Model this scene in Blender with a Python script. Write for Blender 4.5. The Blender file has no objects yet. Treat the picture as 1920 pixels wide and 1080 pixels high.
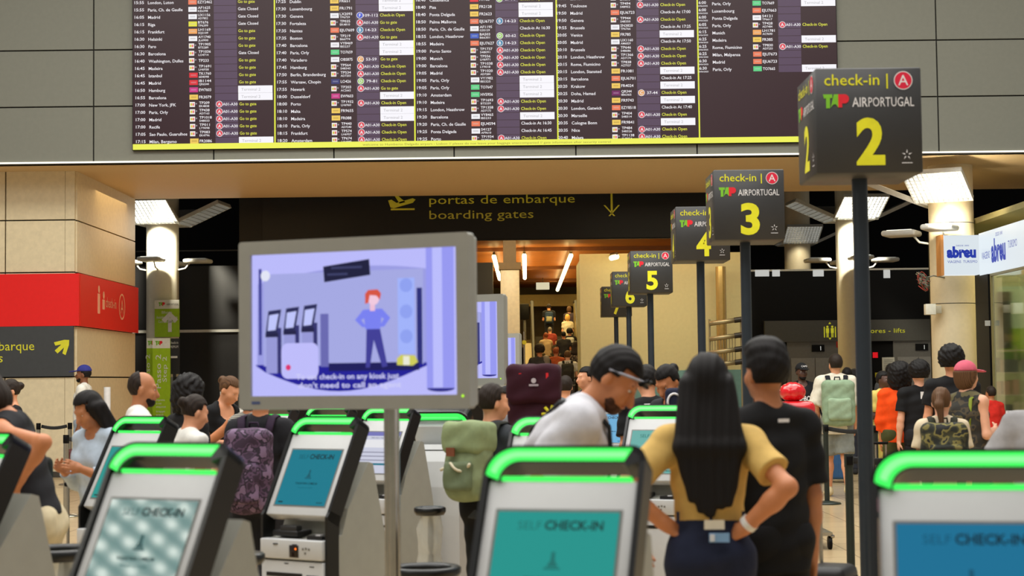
import bpy, bmesh, math, random
import numpy as np
from mathutils import Vector, Matrix, Euler

S = bpy.context.scene
COL = S.collection
random.seed(7)
rng = np.random.default_rng(7)
R = math.radians

# ------------------------------------------------------------------ camera, world, lights, exposure
F = 3200.0                      # focal length in pixels of the 1920 wide frame
CAM_H = 1.58
HORIZON = 712.0
PITCH = math.atan((HORIZON - 540) / F)
ROLL = -0.0118
CR = Matrix.Rotation(math.pi / 2 + PITCH, 3, 'X') @ Matrix.Rotation(ROLL, 3, 'Z')
CP = Vector((0, 0, CAM_H))
cam_data = bpy.data.cameras.new('camera')
cam = bpy.data.objects.new('camera', cam_data)
COL.objects.link(cam)
cam.matrix_world = Matrix.Translation(CP) @ CR.to_4x4()
cam_data.sensor_width = 36
cam_data.lens = F * 36 / 1920
cam_data.clip_end = 300
cam_data.dof.use_dof = True
cam_data.dof.focus_distance = 27.0
cam_data.dof.aperture_fstop = 4.0
S.camera = cam


def at(px, py, D):
    """the point of the hall seen at photo pixel (px, py), D metres in front of the camera"""
    d = CR @ Vector(((px - 960) / F, (540 - py) / F, -1))
    return CP + d * (D / d.y)


def lin(c):
    return tuple(((v / 255) / 12.92 if v <= 10.3 else (((v / 255) + .055) / 1.055) ** 2.4) for v in c[:3])


W = bpy.data.worlds.new('hall_ambient')
S.world = W
W.use_nodes = True
bg = W.node_tree.nodes['Background']
bg.inputs[0].default_value = (*lin((210, 207, 202)), 1)
bg.inputs[1].default_value = 0.5

S.view_settings.view_transform = 'Standard'
S.view_settings.look = 'None'
S.view_settings.exposure = 0
S.view_settings.gamma = 1
S.view_settings.use_curve_mapping = False


def area(name, loc, rot, sx, sy, power, color, spread=180):
    l = bpy.data.lights.new(name, 'AREA')
    l.shape = 'RECTANGLE'
    l.size, l.size_y = sx, sy
    l.energy = power
    l.color = lin(color)
    l.spread = R(spread)
    o = bpy.data.objects.new(name, l)
    o.location = loc
    o.rotation_euler = rot
    COL.objects.link(o)
    return o


def spot(name, loc, target, power, color, angle=70, size=.15, blend=.6):
    l = bpy.data.lights.new(name, 'SPOT')
    l.energy = power
    l.color = lin(color)
    l.spot_size = R(angle)
    l.spot_blend = blend
    l.shadow_soft_size = size
    o = bpy.data.objects.new(name, l)
    o.location = loc
    o.rotation_euler = (Vector(target) - Vector(loc)).to_track_quat('-Z', 'Y').to_euler()
    COL.objects.link(o)
    return o


# the hall's ceiling lighting (high above the frame), the warm lights beyond the bulkhead and unseen fills added there
area('hall_ceiling_light', (-1, 9, 10.5), (0, 0, 0), 16, 15, 2500, (255, 252, 248))
area('hall_ceiling_light', (0, 20, 11.0), (R(8), 0, 0), 22, 4, 1900, (250, 250, 240))
area('concourse_light', (-6.0, 32.0, 5.1), (0, 0, 0), 5, 2.5, 60, (255, 214, 150))
area('concourse_light', (5.0, 32.0, 5.1), (0, 0, 0), 7, 2.5, 110, (255, 240, 205))
area('gate_hall_light', (1.2, 47, 4.85), (0, 0, 0), 3, 12, 420, (255, 222, 140))
area('cove_light', (1.5, 35.1, 4.62), (R(155), 0, 0), 7, .3, 90, (255, 200, 110))  # unseen behind the header, added to brighten the orange ceiling
area('wall_wash_light', (3.2, 34.7, 4.2), (R(48), 0, 0), 4.2, .5, 50, (255, 246, 216))  # unseen fill light on the tan wall
area('wall_wash_light', (-.1, 37.2, 4.8), (R(40), 0, 0), 1.6, .4, 45, (255, 240, 205))  # unseen, added to brighten the front of the white pillar
area('concourse_light', (-8.0, 38.0, 5.0), (R(-25), 0, 0), 4, 1.5, 130, (255, 246, 225))  # unseen, added to light the lime step posters

area('lift_lobby_light', (9.5, 46.5, 5.2), (R(20), 0, 0), 9, 1.0, 60, (255, 248, 232))  # unseen, added so the steel lift doors show

# ------------------------------------------------------------------ materials
_M = {}


def mat(name, rgb, rough=.55, metal=0.0, var=.06, scale=14.0, emit=None, es=1.0, bump=0.0, spec=.5, alpha=1.0, trans=0.0, coat=0.0):
    if name in _M:
        return _M[name]
    m = bpy.data.materials.new(name)
    m.use_nodes = True
    nt = m.node_tree
    b = nt.nodes['Principled BSDF']
    c = lin(rgb)
    b.inputs['Roughness'].default_value = rough
    b.inputs['Metallic'].default_value = metal
    b.inputs['Specular IOR Level'].default_value = spec
    b.inputs['Coat Weight'].default_value = coat
    if emit is not None:
        b.inputs['Base Color'].default_value = (*c, 1)
        b.inputs['Emission Color'].default_value = (*lin(emit), 1)
        b.inputs['Emission Strength'].default_value = es
    else:
        tc = nt.nodes.new('ShaderNodeTexCoord')
        n = nt.nodes.new('ShaderNodeTexNoise')
        n.inputs['Scale'].default_value = scale
        n.inputs['Detail'].default_value = 4
        r = nt.nodes.new('ShaderNodeValToRGB')
        r.color_ramp.elements[0].position = .3
        r.color_ramp.elements[1].position = .7
        r.color_ramp.elements[0].color = (*[max(0, v * (1 - var)) for v in c], 1)
        r.color_ramp.elements[1].color = (*[min(1, v * (1 + var)) for v in c], 1)
        nt.links.new(tc.outputs['Object'], n.inputs['Vector'])
        nt.links.new(n.outputs['Fac'], r.inputs['Fac'])
        nt.links.new(r.outputs['Color'], b.inputs['Base Color'])
        if bump:
            bp = nt.nodes.new('ShaderNodeBump')
            bp.inputs['Strength'].default_value = bump
            bp.inputs['Distance'].default_value = .01
            nt.links.new(n.outputs['Fac'], bp.inputs['Height'])
            nt.links.new(bp.outputs['Normal'], b.inputs['Normal'])
    if alpha < 1:
        b.inputs['Alpha'].default_value = alpha
    if trans:
        b.inputs['Transmission Weight'].default_value = trans
    _M[name] = m
    return m


def glow(rgb, es=1.0):
    """a self-lit colour (screens, lamps)"""
    return mat('lit_%d_%d_%d_%g' % (*rgb, es), (4, 4, 4), rough=.35, emit=rgb, es=es, spec=.25)


def paint(rgb, rough=.55, **k):
    return mat('paint_%d_%d_%d_%g' % (*rgb, rough), rgb, rough, **k)


def camo(name, cols, scale=9):
    if name in _M:
        return _M[name]
    m = bpy.data.materials.new(name)
    m.use_nodes = True
    nt = m.node_tree
    b = nt.nodes['Principled BSDF']
    b.inputs['Roughness'].default_value = .8
    tc = nt.nodes.new('ShaderNodeTexCoord')
    n = nt.nodes.new('ShaderNodeTexNoise')
    n.inputs['Scale'].default_value = scale
    n.inputs['Detail'].default_value = 2
    r = nt.nodes.new('ShaderNodeValToRGB')
    r.color_ramp.interpolation = 'CONSTANT'
    els = r.color_ramp.elements
    while len(els) < len(cols):
        els.new(.5)
    for i, c in enumerate(cols):
        els[i].position = 0 if i == 0 else .36 + .28 * i / len(cols)
        els[i].color = (*lin(c), 1)
    nt.links.new(tc.outputs['Object'], n.inputs['Vector'])
    nt.links.new(n.outputs['Fac'], r.inputs['Fac'])
    nt.links.new(r.outputs['Color'], b.inputs['Base Color'])
    _M[name] = m
    return m


def stripes(name, a, b_, scale, axis='Z'):
    if name in _M:
        return _M[name]
    m = bpy.data.materials.new(name)
    m.use_nodes = True
    nt = m.node_tree
    b = nt.nodes['Principled BSDF']
    b.inputs['Roughness'].default_value = .8
    tc = nt.nodes.new('ShaderNodeTexCoord')
    w = nt.nodes.new('ShaderNodeTexWave')
    w.bands_direction = axis
    w.inputs['Scale'].default_value = scale
    r = nt.nodes.new('ShaderNodeValToRGB')
    r.color_ramp.elements[0].position = .4
    r.color_ramp.elements[1].position = .6
    r.color_ramp.elements[0].color = (*lin(a), 1)
    r.color_ramp.elements[1].color = (*lin(b_), 1)
    nt.links.new(tc.outputs['Object'], w.inputs['Vector'])
    nt.links.new(w.outputs['Fac'], r.inputs['Fac'])
    nt.links.new(r.outputs['Color'], b.inputs['Base Color'])
    _M[name] = m
    return m


def tiles(name, a, mortar, size, rough):
    if name in _M:
        return _M[name]
    m = bpy.data.materials.new(name)
    m.use_nodes = True
    nt = m.node_tree
    b = nt.nodes['Principled BSDF']
    b.inputs['Roughness'].default_value = rough
    tc = nt.nodes.new('ShaderNodeTexCoord')
    k = nt.nodes.new('ShaderNodeTexBrick')
    k.offset = 0
    k.inputs['Scale'].default_value = 1
    k.inputs['Brick Width'].default_value = size
    k.inputs['Row Height'].default_value = size
    k.inputs['Mortar Size'].default_value = .006
    k.inputs['Color1'].default_value = (*lin(a), 1)
    k.inputs['Color2'].default_value = (*[v * .93 for v in lin(a)], 1)
    k.inputs['Mortar'].default_value = (*lin(mortar), 1)
    nt.links.new(tc.outputs['Object'], k.inputs['Vector'])
    nt.links.new(k.outputs['Color'], b.inputs['Base Color'])
    _M[name] = m
    return m


# ------------------------------------------------------------------ objects
def link(name, mesh, parent=None):
    o = bpy.data.objects.new(name, mesh)
    COL.objects.link(o)
    if parent:
        o.parent = parent
    return o


def tag(o, label=None, cat=None, group=None, kind=None):
    if label:
        o['label'] = label
    if cat:
        o['category'] = cat
    if group:
        o['group'] = group
    if kind:
        o['kind'] = kind
    return o


def thing(name, label, cat, loc=(0, 0, 0), rz=0.0, group=None):
    o = bpy.data.objects.new(name, None)
    o.empty_display_size = .2
    COL.objects.link(o)
    o.location = loc
    o.rotation_euler = (0, 0, rz)
    return tag(o, label, cat, group)


_TXT = {}


def text_geo(s, bold=0.0, res=2):
    """outline lettering as (verts, faces, width), cap height about 0.7, baseline at 0"""
    key = (s, bold, res)
    if key in _TXT:
        return _TXT[key]
    c = bpy.data.curves.new('lettering', 'FONT')
    c.body = s
    c.resolution_u = res
    c.offset = bold
    o = bpy.data.objects.new('lettering', c)
    COL.objects.link(o)
    dg = bpy.context.evaluated_depsgraph_get()
    me = o.evaluated_get(dg).to_mesh()
    v = np.empty(len(me.vertices) * 3, np.float32)
    me.vertices.foreach_get('co', v)
    v = v.reshape(-1, 3).copy()
    f = [tuple(p.vertices) for p in me.polygons]
    o.evaluated_get(dg).to_mesh_clear()
    bpy.data.objects.remove(o)
    bpy.data.curves.remove(c)
    if len(v):
        v[:, 0] -= v[:, 0].min()
        w = float(v[:, 0].max())
    else:
        w = 0
    _TXT[key] = (v, f, w)
    return _TXT[key]


class MB:
    def __init__(self):
        self.v, self.f, self.m, self.s, self.mats = [], [], [], [], []

    def mi(self, m):
        if m not in self.mats:
            self.mats.append(m)
        return self.mats.index(m)

    def add(self, verts, faces, m, M=None, smooth=False):
        o = len(self.v)
        k = self.mi(m)
        for p in verts:
            p = Vector(p)
            self.v.append(tuple(M @ p) if M is not None else tuple(p))
        for f in faces:
            self.f.append(tuple(i + o for i in f))
            self.m.append(k)
            self.s.append(smooth)
        return self

    def box(self, c, s, m, M=None, r=0.0, seg=2):
        if r > 0:
            bm = bmesh.new()
            bmesh.ops.create_cube(bm, size=1)
            for v in bm.verts:
                v.co = Vector((v.co.x * s[0], v.co.y * s[1], v.co.z * s[2])) + Vector(c)
            bmesh.ops.bevel(bm, geom=bm.edges[:], offset=r, segments=seg, profile=.5, affect='EDGES')
            bm.verts.index_update()
            self.add([v.co.copy() for v in bm.verts], [[v.index for v in f.verts] for f in bm.faces], m, M, True)
            bm.free()
            return self
        x, y, z = c
        a, b, d = s[0] / 2, s[1] / 2, s[2] / 2
        vs = [(x + i * a, y + j * b, z + k * d) for i in (-1, 1) for j in (-1, 1) for k in (-1, 1)]
        return self.add(vs, [(0, 1, 3, 2), (4, 6, 7, 5), (0, 4, 5, 1), (2, 3, 7, 6), (0, 2, 6, 4), (1, 5, 7, 3)], m, M)

    def prism(self, pts, d0, d1, m, M=None, smooth=False):
        """closed outline in XZ extruded along Y from d0 to d1"""
        n = len(pts)
        vs = [(p[0], d0, p[1]) for p in pts] + [(p[0], d1, p[1]) for p in pts]
        fs = [tuple(range(n)), tuple(range(2 * n - 1, n - 1, -1))]
        self.add(vs, fs, m, M)
        o = len(self.v) - 2 * n
        k = self.mi(m)
        for i in range(n):
            j = (i + 1) % n
            self.f.append((o + i, o + n + i, o + n + j, o + j))
            self.m.append(k)
            self.s.append(smooth)
        return self

    def ring(self, outer, inner, d0, d1, m, M=None):
        """open band between two outlines in XZ (same point count), extruded along Y"""
        n = len(outer)
        vs = [(p[0], d0, p[1]) for p in outer] + [(p[0], d0, p[1]) for p in inner] + \
             [(p[0], d1, p[1]) for p in outer] + [(p[0], d1, p[1]) for p in inner]
        fs = []
        for i in range(n - 1):
            fs += [(i, i + 1, n + i + 1, n + i), (2 * n + i, 3 * n + i, 3 * n + i + 1, 2 * n + i + 1),
                   (i, 2 * n + i, 2 * n + i + 1, i + 1), (n + i, n + i + 1, 3 * n + i + 1, 3 * n + i)]
        fs += [(0, n, 3 * n, 2 * n), (n - 1, 3 * n - 1, 4 * n - 1, 2 * n - 1)]
        return self.add(vs, fs, m, M)

    def cyl(self, p0, p1, r0, m, r1=None, seg=20, M=None, caps=True):
        p0, p1 = Vector(p0), Vector(p1)
        r1 = r0 if r1 is None else r1
        ax = (p1 - p0).normalized()
        u = ax.orthogonal().normalized()
        w = ax.cross(u)
        vs = []
        for p, r in ((p0, r0), (p1, r1)):
            for i in range(seg):
                a = 2 * math.pi * i / seg
                vs.append(p + (u * math.cos(a) + w * math.sin(a)) * r)
        self.add(vs, [(i, (i + 1) % seg, seg + (i + 1) % seg, seg + i) for i in range(seg)], m, M, True)
        if caps:
            self.add(vs[:seg], [tuple(range(seg - 1, -1, -1))], m, M)
            self.add(vs[seg:], [tuple(range(seg))], m, M)
        return self

    def tube(self, pts, r, m, seg=8, M=None, flat=None):
        pts = [Vector(p) for p in pts]
        n = len(pts)
        vs = []
        t0 = (pts[1] - pts[0]).normalized()
        u = t0.orthogonal().normalized()
        if flat is not None:
            u = Vector(flat)
        for i, p in enumerate(pts):
            t = (pts[min(i + 1, n - 1)] - pts[max(i - 1, 0)]).normalized()
            u = (u - t * u.dot(t)).normalized()
            w = t.cross(u)
            for k in range(seg):
                a = 2 * math.pi * k / seg
                rr = (r, r) if not isinstance(r, tuple) else r
                vs.append(p + u * math.cos(a) * rr[0] + w * math.sin(a) * rr[1])
        fs = [(i * seg + k, i * seg + (k + 1) % seg, (i + 1) * seg + (k + 1) % seg, (i + 1) * seg + k)
              for i in range(n - 1) for k in range(seg)]
        fs += [tuple(range(seg - 1, -1, -1)), tuple((n - 1) * seg + k for k in range(seg))]
        return self.add(vs, fs, m, M, True)

    def lathe(self, prof, m, seg=24, M=None):
        n = len(prof)
        vs = [(r * math.cos(2 * math.pi * k / seg), r * math.sin(2 * math.pi * k / seg), z) for r, z in prof for k in range(seg)]
        fs = [(i * seg + k, i * seg + (k + 1) % seg, (i + 1) * seg + (k + 1) % seg, (i + 1) * seg + k)
              for i in range(n - 1) for k in range(seg)]
        return self.add(vs, fs, m, M, True)

    def rect(self, x0, z0, x1, z1, y, m, M=None):
        return self.add([(x0, y, z0), (x1, y, z0), (x1, y, z1), (x0, y, z1)], [(0, 1, 2, 3)], m, M)

    def poly(self, pts, y, m, M=None):
        return self.add([(p[0], y, p[1]) for p in pts], [tuple(range(len(pts)))], m, M)

    def disc(self, x, z, r, y, m, M=None, seg=24, rz=None):
        return self.poly([(x + r * math.cos(2 * math.pi * i / seg), z + (rz or r) * math.sin(2 * math.pi * i / seg)) for i in range(seg)], y, m, M)

    def text(self, s, x, z, h, y, m, M=None, width=None, align='l', bold=0.0, res=2, cap=.70, shear=0.0):
        """lettering in the XZ plane facing -Y; h is the cap height, width (optional) stretches it"""
        v, f, w = text_geo(s, bold, res)
        if not len(v):
            return self
        k = h / cap
        kx = k if width is None else width / w
        dx = {'l': 0, 'c': -w * kx / 2, 'r': -w * kx}[align]
        return self.add([(x + dx + p[0] * kx + shear * p[1] * k, y, z + p[1] * k) for p in v.tolist()], f, m, M)

    def build(self, name, parent=None, fixn=False):
        me = bpy.data.meshes.new(name)
        me.from_pydata(self.v, [], self.f)
        for m in self.mats:
            me.materials.append(m)
        me.polygons.foreach_set('material_index', self.m)
        me.polygons.foreach_set('use_smooth', self.s)
        me.update()
        if fixn:
            bm = bmesh.new()
            bm.from_mesh(me)
            bmesh.ops.recalc_face_normals(bm, faces=bm.faces)
            bm.to_mesh(me)
            bm.free()
        return link(name, me, parent)


def structure(o):
    o['kind'] = 'structure'
    return o


def rrect(x0, z0, x1, z1, r, seg=5):
    pts = []
    for cx, cz, a0 in ((x1 - r, z0 + r, -90), (x1 - r, z1 - r, 0), (x0 + r, z1 - r, 90), (x0 + r, z0 + r, 180)):
        for i in range(seg + 1):
            a = R(a0 + 90 * i / seg)
            pts.append((cx + r * math.cos(a), cz + r * math.sin(a)))
    return pts


def star_pts(x, z, r, r2=.42, n=5):
    return [(x + (r if i % 2 == 0 else r * r2) * math.sin(math.pi * i / n), z + (r if i % 2 == 0 else r * r2) * math.cos(math.pi * i / n)) for i in range(2 * n)]


def XX(px, D, py=560):
    return at(px, py, D).x


def ZZ(py, D, px=960):
    return at(px, py, D).z


# ------------------------------------------------------------------ the setting
D1, DF, D2 = 28.4, 29.4, 34.0
SOF = ZZ(297, D1)
CREAM = paint((214, 198, 164), .5)
GREYWALL = paint((118, 118, 108), .6, var=.03)
SEAM = paint((30, 29, 26), .8)
SWHT0 = paint((226, 224, 218), .45)
DARK = paint((22, 22, 23), .6)
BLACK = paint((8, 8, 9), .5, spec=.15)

f = MB()
f.box((2, 34, -.1), (44, 84, .2), tiles('floor_tiles', (196, 172, 132), (140, 118, 88), .6, .22))
structure(f.build('floor'))

w = MB()
# grey cladding of the bulkhead, panel by panel, over a dark backing
w.box((2, D1 + .16, SOF + 2.6), (34, .2, 5.2), SEAM)
px2 = .23 * 0
seam_x = [-1500, -1300, -500, -275, -50, 175, 400, 625, 850, 1078, 1305, 1532, 1758, 1984, 2210, 2440]
seam_y = [-520, -340, -140, -22, 84, 190, 295]
for i in range(len(seam_x) - 1):
    for j in range(len(seam_y) - 1):
        shift = -.0118 * 0
        xa, xb = XX(seam_x[i], D1, 150) + .012, XX(seam_x[i + 1], D1, 150) - .012
        za, zb = ZZ(seam_y[j + 1], D1) + .012, ZZ(seam_y[j], D1) - .012
        w.box(((xa + xb) / 2, D1 + .05, (za + zb) / 2), (xb - xa, .06, zb - za), GREYWALL)
structure(w.build('wall_bulkhead'))
t = MB()
t.box((2, D1 + .02, SOF + .022), (34, .05, .022), glow((255, 246, 225), 1.6))
tag(t.build('light_strip'), 'thin glowing light line along the bottom edge of the grey bulkhead wall', 'light strip')

c = MB()
c.box((2, (D1 + .12 + D2) / 2 + .02, SOF + .15), (34, D2 - D1 - .12, .3), paint((205, 180, 138), .6, var=.02))
structure(c.build('ceiling_soffit'))

# header panel across the passage, with the boarding gates sign on it
HX0, HX1 = XX(449, D2 + .3), XX(1395, D2 + .3)
HZ = ZZ(450, D2 + .3)
h = MB()
h.box(((HX0 + HX1) / 2, D2 + .35, (HZ + SOF + .3) / 2), (HX1 - HX0, .1, SOF + .3 - HZ), paint((22, 22, 22), .6, spec=.2))
structure(h.build('wall_header'))
SIGN_Y = (150, 150, 55)
OLIVE = paint((168, 164, 44), .5)
D = D2 + .26
g = thing('boarding_gates_sign', 'long dark overhead sign with dim yellow boarding gates lettering and plane', 'sign', (XX(960, D), D, 0))
gx = XX(960, D)
b = MB()
b.box((0, .02, (ZZ(365, D) + ZZ(448, D)) / 2), (XX(1388, D) - XX(452, D), .03, ZZ(365, D) - ZZ(448, D)), paint((24, 24, 24), .55, spec=.2))
b.build('sign_panel', g)
b = MB()
OG = paint((196, 192, 36), .5)


def L(px):
    return XX(px, D, 390) - gx


b.text('portas de embarque', L(805), ZZ(381, D), .175, -.004, OG, width=L(1078) - L(805))
b.text('boarding gates', L(805), ZZ(409, D), .175, -.004, paint((170, 166, 44), .5), width=L(1000) - L(805))
b.build('lettering', g)
b = MB()
# plane taking off over a line, and the arrow
pz = ZZ(378, D)
ax = L(755)
b.box((ax, -.003, ZZ(390, D)), (.48, .006, .035), OG)
Mp = Matrix.Translation((ax, 0, pz)) @ Matrix.Rotation(R(-14), 4, 'Y')
b.prism([(-.26, -.03), (-.2, -.06), (.2, -.05), (.27, 0), (.22, .04), (-.12, .03), (-.2, .12), (-.27, .12)], -.006, -.002, OG, Mp)
b.prism([(-.06, .0), (.06, .0), (-.06, .17), (-.12, .17)], -.006, -.002, OG, Mp)
axr = L(1147)
b.box((axr, -.003, ZZ(380, D)), (.04, .006, .40), OG)
for s in (-1, 1):
    b.box((axr + s * .07, -.003, ZZ(397, D)), (.035, .006, .22), OG, None)
    o = len(b.v) - 8
    for i in range(o, o + 8):
        x, y, z = b.v[i]
        dz = z - ZZ(402, D)
        b.v[i] = (axr + (x - axr - s * .07) + s * dz * .9 + s * .0, y, z)
b.build('pictogram', g)

# left block: cream cladding with a red band and a dark sign
XC = XX(140, DF, 450)
XL = -14.0


def sideD(px):
    return XC * F / (px - 960)


w = MB()
w.box(((XL + XC) / 2, DF + .3, SOF / 2), (XC - XL, .5, SOF), SEAM)
w.box((XC - .25, (DF + D2) / 2 + .1, SOF / 2), (.4, D2 - DF, SOF), SEAM)
ys = [318, 413, 511, 611, 707, 893]
xs = [-420, -220, -110, 10, 122, 140]
for j in range(len(ys) - 1):
    for i in range(len(xs) - 1):
        za, zb = ZZ(ys[j + 1], DF, 70) + .012, ZZ(ys[j], DF, 70) - .012
        if j == 0:
            zb = SOF
        x0, x1 = XX(xs[i], DF) + (.012 if i != 4 else .003), XX(xs[i + 1], DF) - (.012 if i < 3 else .003 if i == 3 else 0)
        w.box(((x0 + x1) / 2, DF + .02, (za + zb) / 2), (x1 - x0, .06, zb - za), CREAM)
structure(w.build('wall_left'))
w = MB()
for j in range(len(ys) - 1):
    za, zb = ZZ(ys[j + 1], DF, 140) + .012, ZZ(ys[j], DF, 140) - .012
    if j == 0:
        zb = SOF
    w.box((XC - .01, (DF + D2) / 2 + .02, (za + zb) / 2), (.08, D2 - DF - .06, zb - za), CREAM)
structure(w.build('wall_left_return'))
t = MB()
t.box(((XL + XC) / 2, DF - .02, .05), (XC - XL, .03, .1), paint((60, 54, 46), .5))
structure(t.build('baseboard_left'))

g = thing('check_in_band', 'bright red check-in band wrapped around the corner of the cream left wall', 'sign', (XC, DF, 0))
b = MB()
za, zb = ZZ(611, DF, 140), ZZ(513, DF, 140)
RED = paint((226, 16, 12), .4, var=.02)
b.box(((XL) / 2 - XC / 2 + .045, -.03, (za + zb) / 2), (XC - XL + .09, .06, zb - za), RED)
b.box((.065, (D2 - DF) / 2, (za + zb) / 2), (.06, D2 - DF - .02, zb - za), RED)
b.build('band', g)
b = MB()
MS = Matrix(((0, -1, 0, 0), (1, 0, 0, 0), (0, 0, 1, 0), (0, 0, 0, 1)))   # XZ lettering onto the side face (+X)
PALE = paint((235, 170, 140), .5)


def sy(px):
    return sideD(px) - DF


zc = ZZ(571, 31.5, 190)
b.text('check-in', sy(187), zc - .06, .19, -.1, PALE, MS, width=sy(207) - sy(187))
for q in (0, .09):
    b.box((sy(174) + q * 4, -.098, zc - .02), (.16, .004, .36 - q * 2), PALE, MS)
    b.disc(sy(174) + q * 4, zc + .24 - q, .07, -.1, PALE, MS)
ca = sy(218)
ro = [(ca + .25 * math.cos(2 * math.pi * i / 40), zc + .25 * math.sin(2 * math.pi * i / 40)) for i in range(41)]
ri = [(ca + .215 * math.cos(2 * math.pi * i / 40), zc + .215 * math.sin(2 * math.pi * i / 40)) for i in range(41)]
b.ring(ro, ri, -.1, -.098, PALE, MS)
b.text('A', ca, zc - .13, .26, -.1, PALE, MS, align='c')
b.build('lettering', g)

g = thing('direction_sign', 'dark wall sign with yellow letters and slanting arrow under the red band', 'sign', (XC, DF, 0))
b = MB()
za, zb = ZZ(706, DF, 70), ZZ(612, DF, 70)
b.box((XL / 2 - XC / 2, -.03, (za + zb) / 2), (XC - XL, .05, zb - za), paint((58, 60, 62), .45))
b.build('sign_panel', g)
b = MB()
YEL = paint((214, 208, 40), .5)
lx = lambda px: XX(px, DF, 650) - XC
k = (lx(66) - lx(0)) / text_geo('barque')[2]
b.text('portas de embarque', lx(66), ZZ(657, DF, 30), .155, -.058, YEL, align='r', width=k * text_geo('portas de embarque')[2])
b.text('boarding gates', lx(7), ZZ(679, DF, 30), .155, -.058, YEL, align='r', width=k * text_geo('boarding gates')[2])
b.build('lettering', g)
b = MB()
p0, p1 = Vector((lx(107), 0, ZZ(660, DF, 118))), Vector((lx(129), 0, ZZ(640, DF, 118)))
A_ = math.atan2(p1.z - p0.z, p1.x - p0.x)
Ma = Matrix.Translation((p1.x, 0, p1.z)) @ Matrix.Rotation(-A_, 4, 'Y')
ln = (p1 - p0).length
b.prism([(-ln, -.035), (-.04, -.035), (-.04, .035), (-ln, .035)], -.06, -.056, YEL, Ma)
b.prism([(.03, 0), (-.03, .06), (-.19, .15), (-.21, .09), (-.06, 0), (-.21, -.09), (-.19, -.15), (-.03, -.06)], -.0605, -.0565, YEL, Ma)
b.build('arrow', g)

# dark depths behind the passage
w = MB()
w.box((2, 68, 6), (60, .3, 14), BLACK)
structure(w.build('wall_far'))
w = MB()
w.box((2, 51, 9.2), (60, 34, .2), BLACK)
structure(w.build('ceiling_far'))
w = MB()
XW = XX(450, 41)
w.box(((-16 + XW) / 2, 44, 2.3), (XW + 16, .3, 4.6), paint((26, 26, 28), .4))
w.box((XX(925, 44) / 2 + XW / 2, 44, 2.3), (XX(925, 44) - XW, .3, 4.6), paint((26, 26, 28), .4))
structure(w.build('wall_back_left'))
w = MB()
w.box(((-16 + XW) / 2, 43.8, ZZ(621, 43.8, 350)), (XW + 16, .06, .07), paint((205, 205, 200), .4))
structure(w.build('trim_1'))
w = MB()
w.box((XX(350, 43.7), 43.75, ZZ(470, 43.7, 350) ), (2.6, .04, .03), paint((60, 60, 60), .4))
w.build('wall_rail')
tag(bpy.data.objects['wall_rail'], kind='structure')

# right: dark partition with a white line, lift band and lift doors
DP = 50.0
w = MB()
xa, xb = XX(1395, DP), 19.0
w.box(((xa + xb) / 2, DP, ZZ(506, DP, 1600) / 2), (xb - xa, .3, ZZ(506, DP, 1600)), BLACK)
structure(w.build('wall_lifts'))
w = MB()
w.box(((xa + xb) / 2, DP - .17, ZZ(506, DP, 1600)), (xb - xa, .05, .05), paint((235, 235, 225), .4))
structure(w.build('trim_2'))
for k, (px, wd, hh) in enumerate(((1428, 26, 12), (1454, 14, 12), (1533, 20, 12), (1661, 12, 15))):
    b = MB()
    b.box((XX(px, DP), DP - .2, ZZ(506 + hh / 2 + 1, DP, px)), (wd * DP / F, .04, hh * DP / F), glow((210, 210, 205), .8))  # self-lit stand-ins for bright gaps along the ledge, not lamps
    tag(b.build('ledge_lamp'), ['wide white lamp panel hanging from the thin white ledge line, nearest the check-in signs',
                               'narrow white lamp panel on the ledge left of the faint dark column',
                               'wide white lamp panel on the ledge right of the faint dark column',
                               'small square white lamp panel on the ledge right of the bright middle column'][k], 'lamp', 'white lamp panels along the ledge')

DL = 49.645
g = thing('lift_sign', 'long dark sign with yellow lifts lettering above the lift doors', 'sign', (XX(1590, DL), DL, 0))
ox = XX(1590, DL)
lx = lambda px: XX(px, DL, 620) - ox
b = MB()
za, zb = ZZ(640, DL, 1590), ZZ(600, DL, 1590)
b.box(((lx(1434) + lx(1748)) / 2, .1, (za + zb) / 2), (lx(1748) - lx(1434), .2, zb - za), paint((66, 66, 62), .5))
b.build('sign_panel', g)
b = MB()
k = (lx(1697) - lx(1632)) / text_geo('ores - lifts')[2]
YG = glow((186, 180, 40), .85)
b.text('elevadores - lifts', lx(1697), ZZ(624, DL, 1660), .13, -.004, YG, align='r', width=k * text_geo('elevadores - lifts')[2])
b.build('lettering', g)
b = MB()
zc = (za + zb) / 2
for s in (-1, 1):
    xx = lx(1556) + s * .07
    b.disc(xx, zc + .12, .032, -.004, YG)
    b.rect(xx - .045, zc - .06, xx + .045, zc + .08, -.004, YG)
    b.rect(xx - .03, zc - .19, xx - .006, zc - .06, -.004, YG)
    b.rect(xx + .006, zc - .19, xx + .03, zc - .06, -.004, YG)
    b.rect(lx(1556) + s * .16 - .015, zc - .19, lx(1556) + s * .16 + .015, zc + .12, -.004, YG)
    b.poly([(lx(1556) - .04, zc + s * .2), (lx(1556) + .04, zc + s * .2), (lx(1556), zc + s * .26)], -.004, YG)
b.build('pictogram', g)

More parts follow.
